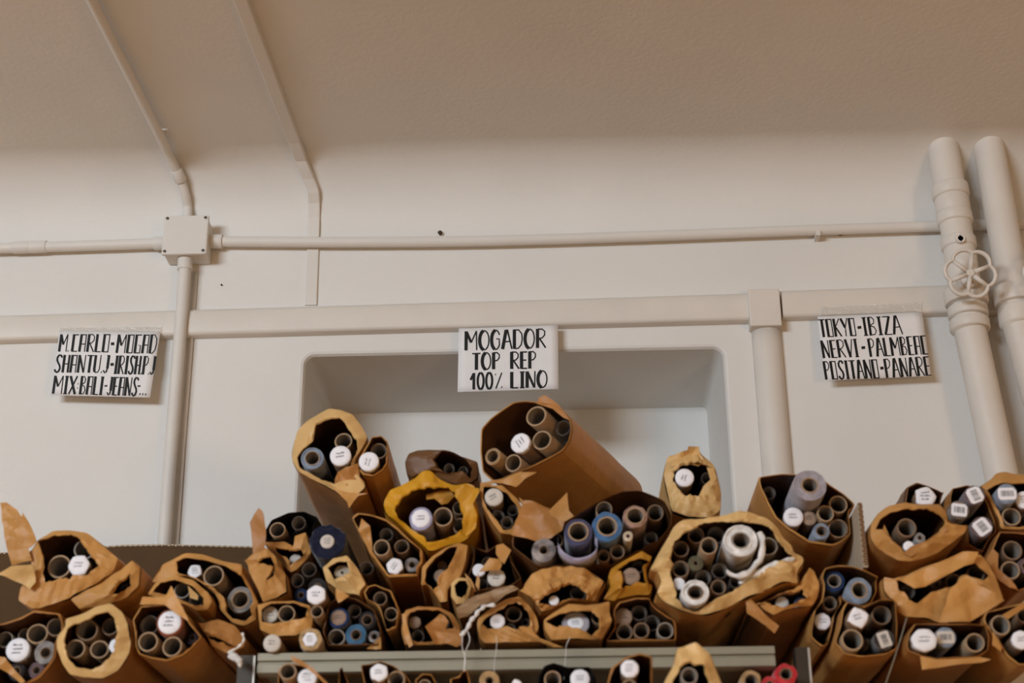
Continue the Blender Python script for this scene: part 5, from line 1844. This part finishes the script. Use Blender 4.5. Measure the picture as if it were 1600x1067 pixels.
b = B('the flattened bag in the middle', [(100, 212), (180, 232), (242, 215), (300, 200), (400, 150), (600, 80), (740, 40), (880, 30), (950, 100), (1008, 205), (1070, 400), (920, 502), (800, 572), (550, 582), (450, 548), (300, 532), (210, 482), (170, 402), (110, 332)],
      [(205, 250), (262, 262), (340, 300), (580, 205), (750, 130), (830, 112), (945, 210), (900, 262), (770, 222), (650, 302), (460, 362), (370, 440), (290, 402), (222, 322)], .97,
      'squashed kraft bag with a broad flat face above the bottom bag', 'kraft', 'N', amp=.006, cuff=.02)
op(b, 672, 255, 70, mat_='tube_brown', off=.03)
op(b, 880, 165, 72, mat_='tube_brown', off=.03)
op(b, 300, 330, 62, 'dark open tube', mat_='tube_shadowed', off=.03)
fab(b, 540, 275, 24, 56, 'mauve', 'mauve cloth roll', off=.04)
flap(b, [(245, 240), (400, 160), (600, 72), (740, 8), (872, 10), (835, 100), (750, 130), (580, 220), (440, 290), (345, 315)], name='folded_strip', out=(.02, .035), col='kraft', seed=97, amp=.005)
flap(b, [(640, 312), (720, 250), (780, 218), (920, 300), (1080, 402), (920, 502), (800, 574), (552, 580)], out=(.035, .05), col='kraft', seed=98, amp=.004)
b = B('the bag with folded front edge', [(285, 772), (300, 682), (350, 592), (500, 590), (700, 592), (820, 592), (930, 602), (962, 700), (952, 802), (870, 852), (700, 872), (520, 882), (400, 852), (305, 812)], None, 1.02,
      'lowest kraft bag with a straight folded front edge and two white caps', 'kraft_brown', 'N', w=12, amp=.003)
cap(b, 428, 738, 98, 'roll end under a wide white paper cap', sides=7, off=-.02, squash=.9)
bar(b, 605, 678, 84, 'roll end with a half-shaded barcode label', fab='greyblue', off=.01, ang=0, card=(1.7, 1.2), lab='label_shaded')
op(b, 842, 742, 78, mat_='tube_tan', off=.0)
flap(b, [(400, 850), (520, 878), (700, 872), (880, 855), (972, 878), (900, 900), (640, 925), (415, 962)], out=(.012, .008), col='kraft', seed=101, amp=.003)
b = B('the bag cut by the frame, lowest', [(905, 552), (930, 492), (1060, 462), (1237, 422), (1340, 440), (1340, 900), (1200, 932), (1100, 852), (1000, 702), (930, 622)], None, 1.0,
      'kraft bag with a split tube and white cap beside the bottom bag', 'kraft', 'N', w=14, amp=.004)
op(b, 1050, 600, 80, 'open tube split by a card strip', mat_='tube_tan', off=.0, rag=.05)
op(b, 1235, 525, 58, mat_='tube_brown', off=.02)
cap(b, 1215, 720, 72, sides=8, off=-.01)
flap(b, [(985, 650), (1062, 782), (1050, 812), (980, 762)], out=(.012, .03), col='kraft', seed=103, amp=.002)
flap(b, [(1058, 520), (1237, 420), (1245, 460), (1110, 552)], out=(.012, .03), col='kraft', seed=104, amp=.002)

# ---------- the row on the shelf below
b = B('the lower bag with the pointed flap', [(268, 470), (275, 330), (345, 275), (420, 290), (540, 312), (600, 382), (662, 442), (640, 600), (290, 600)], None, 1.07, 
      'kraft bag with a pointed flap on the shelf below the beam', 'kraft_brown', 'O', zone='low', skew=(0, -.12), w=8)
op(b, 348, 345, 66, mat_='tube_tan', off=-.03)
cap(b, 500, 395, 72, off=-.03, sides=12)
flap(b, [(372, 218), (440, 252), (540, 312), (600, 380), (665, 440), (640, 450), (590, 400), (500, 320), (390, 270)], out=(.05, .055), col='kraft_brown', seed=110, amp=.002)
b = B('', [(745, 440), (752, 330), (768, 308), (792, 360), (820, 440), (840, 600), (735, 600)], None, 1.07,  'thin kraft bag tip poking up between two lower bags', 'kraft', 'O', zone='low', skew=(0, -.12), w=5)
b = B('the lower bag with the hexagonal cap', [(918, 295), (1000, 285), (1070, 262), (1180, 300), (1270, 370), (1312, 440), (1300, 600), (1000, 600), (940, 420)], None, 1.07, 
      'dark-mouthed kraft bag on the lower shelf near the slim bag', 'kraft_brown', 'O', zone='low', skew=(0, -.12), w=9)
cap(b, 1060, 352, 68, sides=6, off=-.02)
op(b, 1200, 402, 68, mat_='tube_tan', off=-.01)
b = B('the small lower bag', [(1335, 420), (1400, 362), (1470, 366), (1512, 440), (1520, 600), (1330, 600)], None, 1.07,  'small kraft bag holding a single tube on the lower shelf', 'kraft', 'O', zone='low', skew=(0, -.12), w=9)
op(b, 1420, 452, 48, mat_='tube_tan', off=-.01)
b = B('', [(10, 215), (45, 205), (62, 182), (80, 180), (90, 215), (100, 300), (10, 300)], None, 1.07,  'flat folded kraft bag on the lower shelf under the white threads', 'kraft', 'P', zone='low', skew=(0, -.12), w=6, amp=.005)
ls = LS('the lower shelf', 1.06, 'P')
fab(ls, 172, 222, 18, 42, 'twine', 'coiled kraft paper roll', off=.0, nrings=4)
cap(ls, 285, 238, 22, 'white paper roll end peeping over the frame edge', off=.0, sides=4)
fab(ls, 1262, 222, 28, 44, 'twine', 'roll wound in pale string', off=.0, fuzz=.1)
fab(ls, 1406, 196, 26, 46, 'red_cloth', 'shaggy red fabric roll', off=.0, fuzz=.3, nrings=3)
fab(ls, 1345, 238, 18, 34, 'red_cloth', 'small orange-red fuzzy roll', off=.0, fuzz=.25)
b = B('the lower black bundle', [(372, 230), (378, 200), (402, 160), (440, 148), (500, 166), (592, 165), (618, 215), (622, 300), (372, 300)], None, 1.07,  'black cloth bundle with a tube and white cap on the lower shelf', 'black_cloth', 'P', zone='low', skew=(0, -.12), w=6, name='cloth_bag', cat='cloth bag')
op(b, 436, 216, 36, mat_='tube_tan', off=-.02)
cap(b, 550, 214, 38, sides=9, off=-.03)
b = B('the lower bag with the octagonal cap', [(662, 240), (680, 170), (740, 125), (800, 106), (852, 122), (852, 300), (662, 300)], None, 1.22,  'arched brown bag with an octagonal white cap on the lower shelf', 'kraft_brown', 'P', zone='low', skew=(0, -.12), w=10)
cap(b, 757, 172, 36, sides=8, off=-.01)
op(b, 757, 250, 30, mat_='tube_tan', off=-.02)
b = B('the lower crumpled bag', [(902, 230), (945, 152), (955, 88), (1030, 68), (1092, 110), (1142, 240), (1142, 300), (902, 300)], [(935, 235), (965, 175), (1010, 150), (1060, 165), (1085, 240), (1085, 290), (935, 290)], 1.30,
      'crumpled pale kraft bag on the lower shelf under the big bag', 'kraft', 'P', zone='low', skew=(0, -.12), rim='kraft_pale', cuff=.02, amp=.008)
op(b, 1004, 205, 36, 'open tube with red and blue inside', mat_='tube_grey', off=-.01)
fab(b, 985, 262, 12, 22, 'royal', 'dark blue roll', off=-.01)

# ---------- labels that single each roll out, then build
ORD = ['first', 'second', 'third', 'fourth', 'fifth', 'sixth', 'seventh']
def lim_shelf(b, P):
    if b['zone'] == 'low':
        return P
    cx = sum(p[0] for p in P) / len(P)
    if xl - .02 < cx < xr + .05:                       # stands on the middle shelf
        return [(x, max(z, Z1 + .015)) for x, z in P]
    if cx <= xl:
        return [(min(x, xa - .006) if z < Z1 + .01 else x, z) for x, z in P]
    return P


def lim_carton(b, P):
    cx = sum(p[0] for p in P) / len(P)
    if f1.z < sum(p[1] for p in P) / len(P) < f0.z + .1 and abs(cx - f0.x) < .4:
        if cx > f0.x:
            return [(max(x, f0.x + .008) if z < f0.z + .01 else x, z) for x, z in P]
        return [(min(x, f0.x - .018) if z < f0.z + .01 else x, z) for x, z in P]
    return P


fit_together([lim_shelf, lim_carton])
for b in THINGS:
    make_bag(b)
for b in BAGS:
    by = {}
    for c in b['rolls']:
        by.setdefault(c['label'], []).append(c)
    for look, L_ in by.items():
        where = (' in ' if b['O'] else ' on ') + b['phrase']
        if len(L_) == 1:
            L_[0]['label'] = look + where
        elif len(L_) == 2:
            p, q = L_
            if abs(p['x'] - q['x']) > abs(p['y'] - q['y']):
                a = sorted(L_, key=lambda c: c['x'])
                w_ = ('left', 'right')
            else:
                a = sorted(L_, key=lambda c: c['y'])
                w_ = ('upper', 'lower')
            for c, s in zip(a, w_):
                c['label'] = s + ' ' + look + where
        else:
            a = sorted(L_, key=lambda c: c['x'])
            for k, c in enumerate(a):
                s = 'leftmost' if k == 0 else 'rightmost' if k == len(a) - 1 else ORD[k] + ' from left'
                c['label'] = (s + ' ' + look if 'from' not in s else look + ' ' + s) + where
    place_rolls(b)

# white fuzzy strip along the lip of the big bag
tag(MB().tube(smooth_path([at(a, c_, -1.05) for a, c_ in ((1417, 964), (1408, 995), (1397, 1030), (1384, 1068), (1376, 1095))], 5), .0010, 6).build('string', 'shelf_metal'), 'thin grey string hanging between the square-capped bag and the bottom bag', 'string')
fabric_fold(BIGBAG, [(832, 232, 22), (852, 300, 20), (842, 400, 22), (790, 470, 24), (735, 520, 22), (660, 535, 18), (600, 505, 14)], 'J', 'white_cloth', .03, 'loop of white cloth hanging off the thick white roll in the big pale bag', 'cloth strip')
fabric_fold(BIGBAG, [(690, 592, 12), (760, 545, 20), (850, 490, 22), (960, 445, 22), (1075, 412, 14)], 'J', 'white_cloth', .012, 'fluffy white fabric edge lying along the lip of the big pale bag', 'fabric strip')

# ---------- loose threads over the beam
TY = -1.0
for i, (pts, lab) in enumerate((([(730, 985), (734, 1000), (727, 1020), (726, 1045), (731, 1058)], 'white thread bundle dangling over the beam below the frayed strip'),
                                ([(775, 992), (776, 1010), (772, 1040), (774, 1062)], 'single white thread over the beam in front of the pinkish label'),
                                ([(891, 995), (885, 1008), (884, 1022), (881, 1062)], 'thin thread hanging over the beam from the eye-shaped bag'),
                                ([(723, 990), (722, 1010), (727, 1030), (724, 1050)], 'second white thread tangled beside the thread bundle'))):
    thread([at(a, c_, TY - .004 * i) for a, c_ in pts], 'white_cloth', lab, .0009 if i in (0, 3) else .0006)
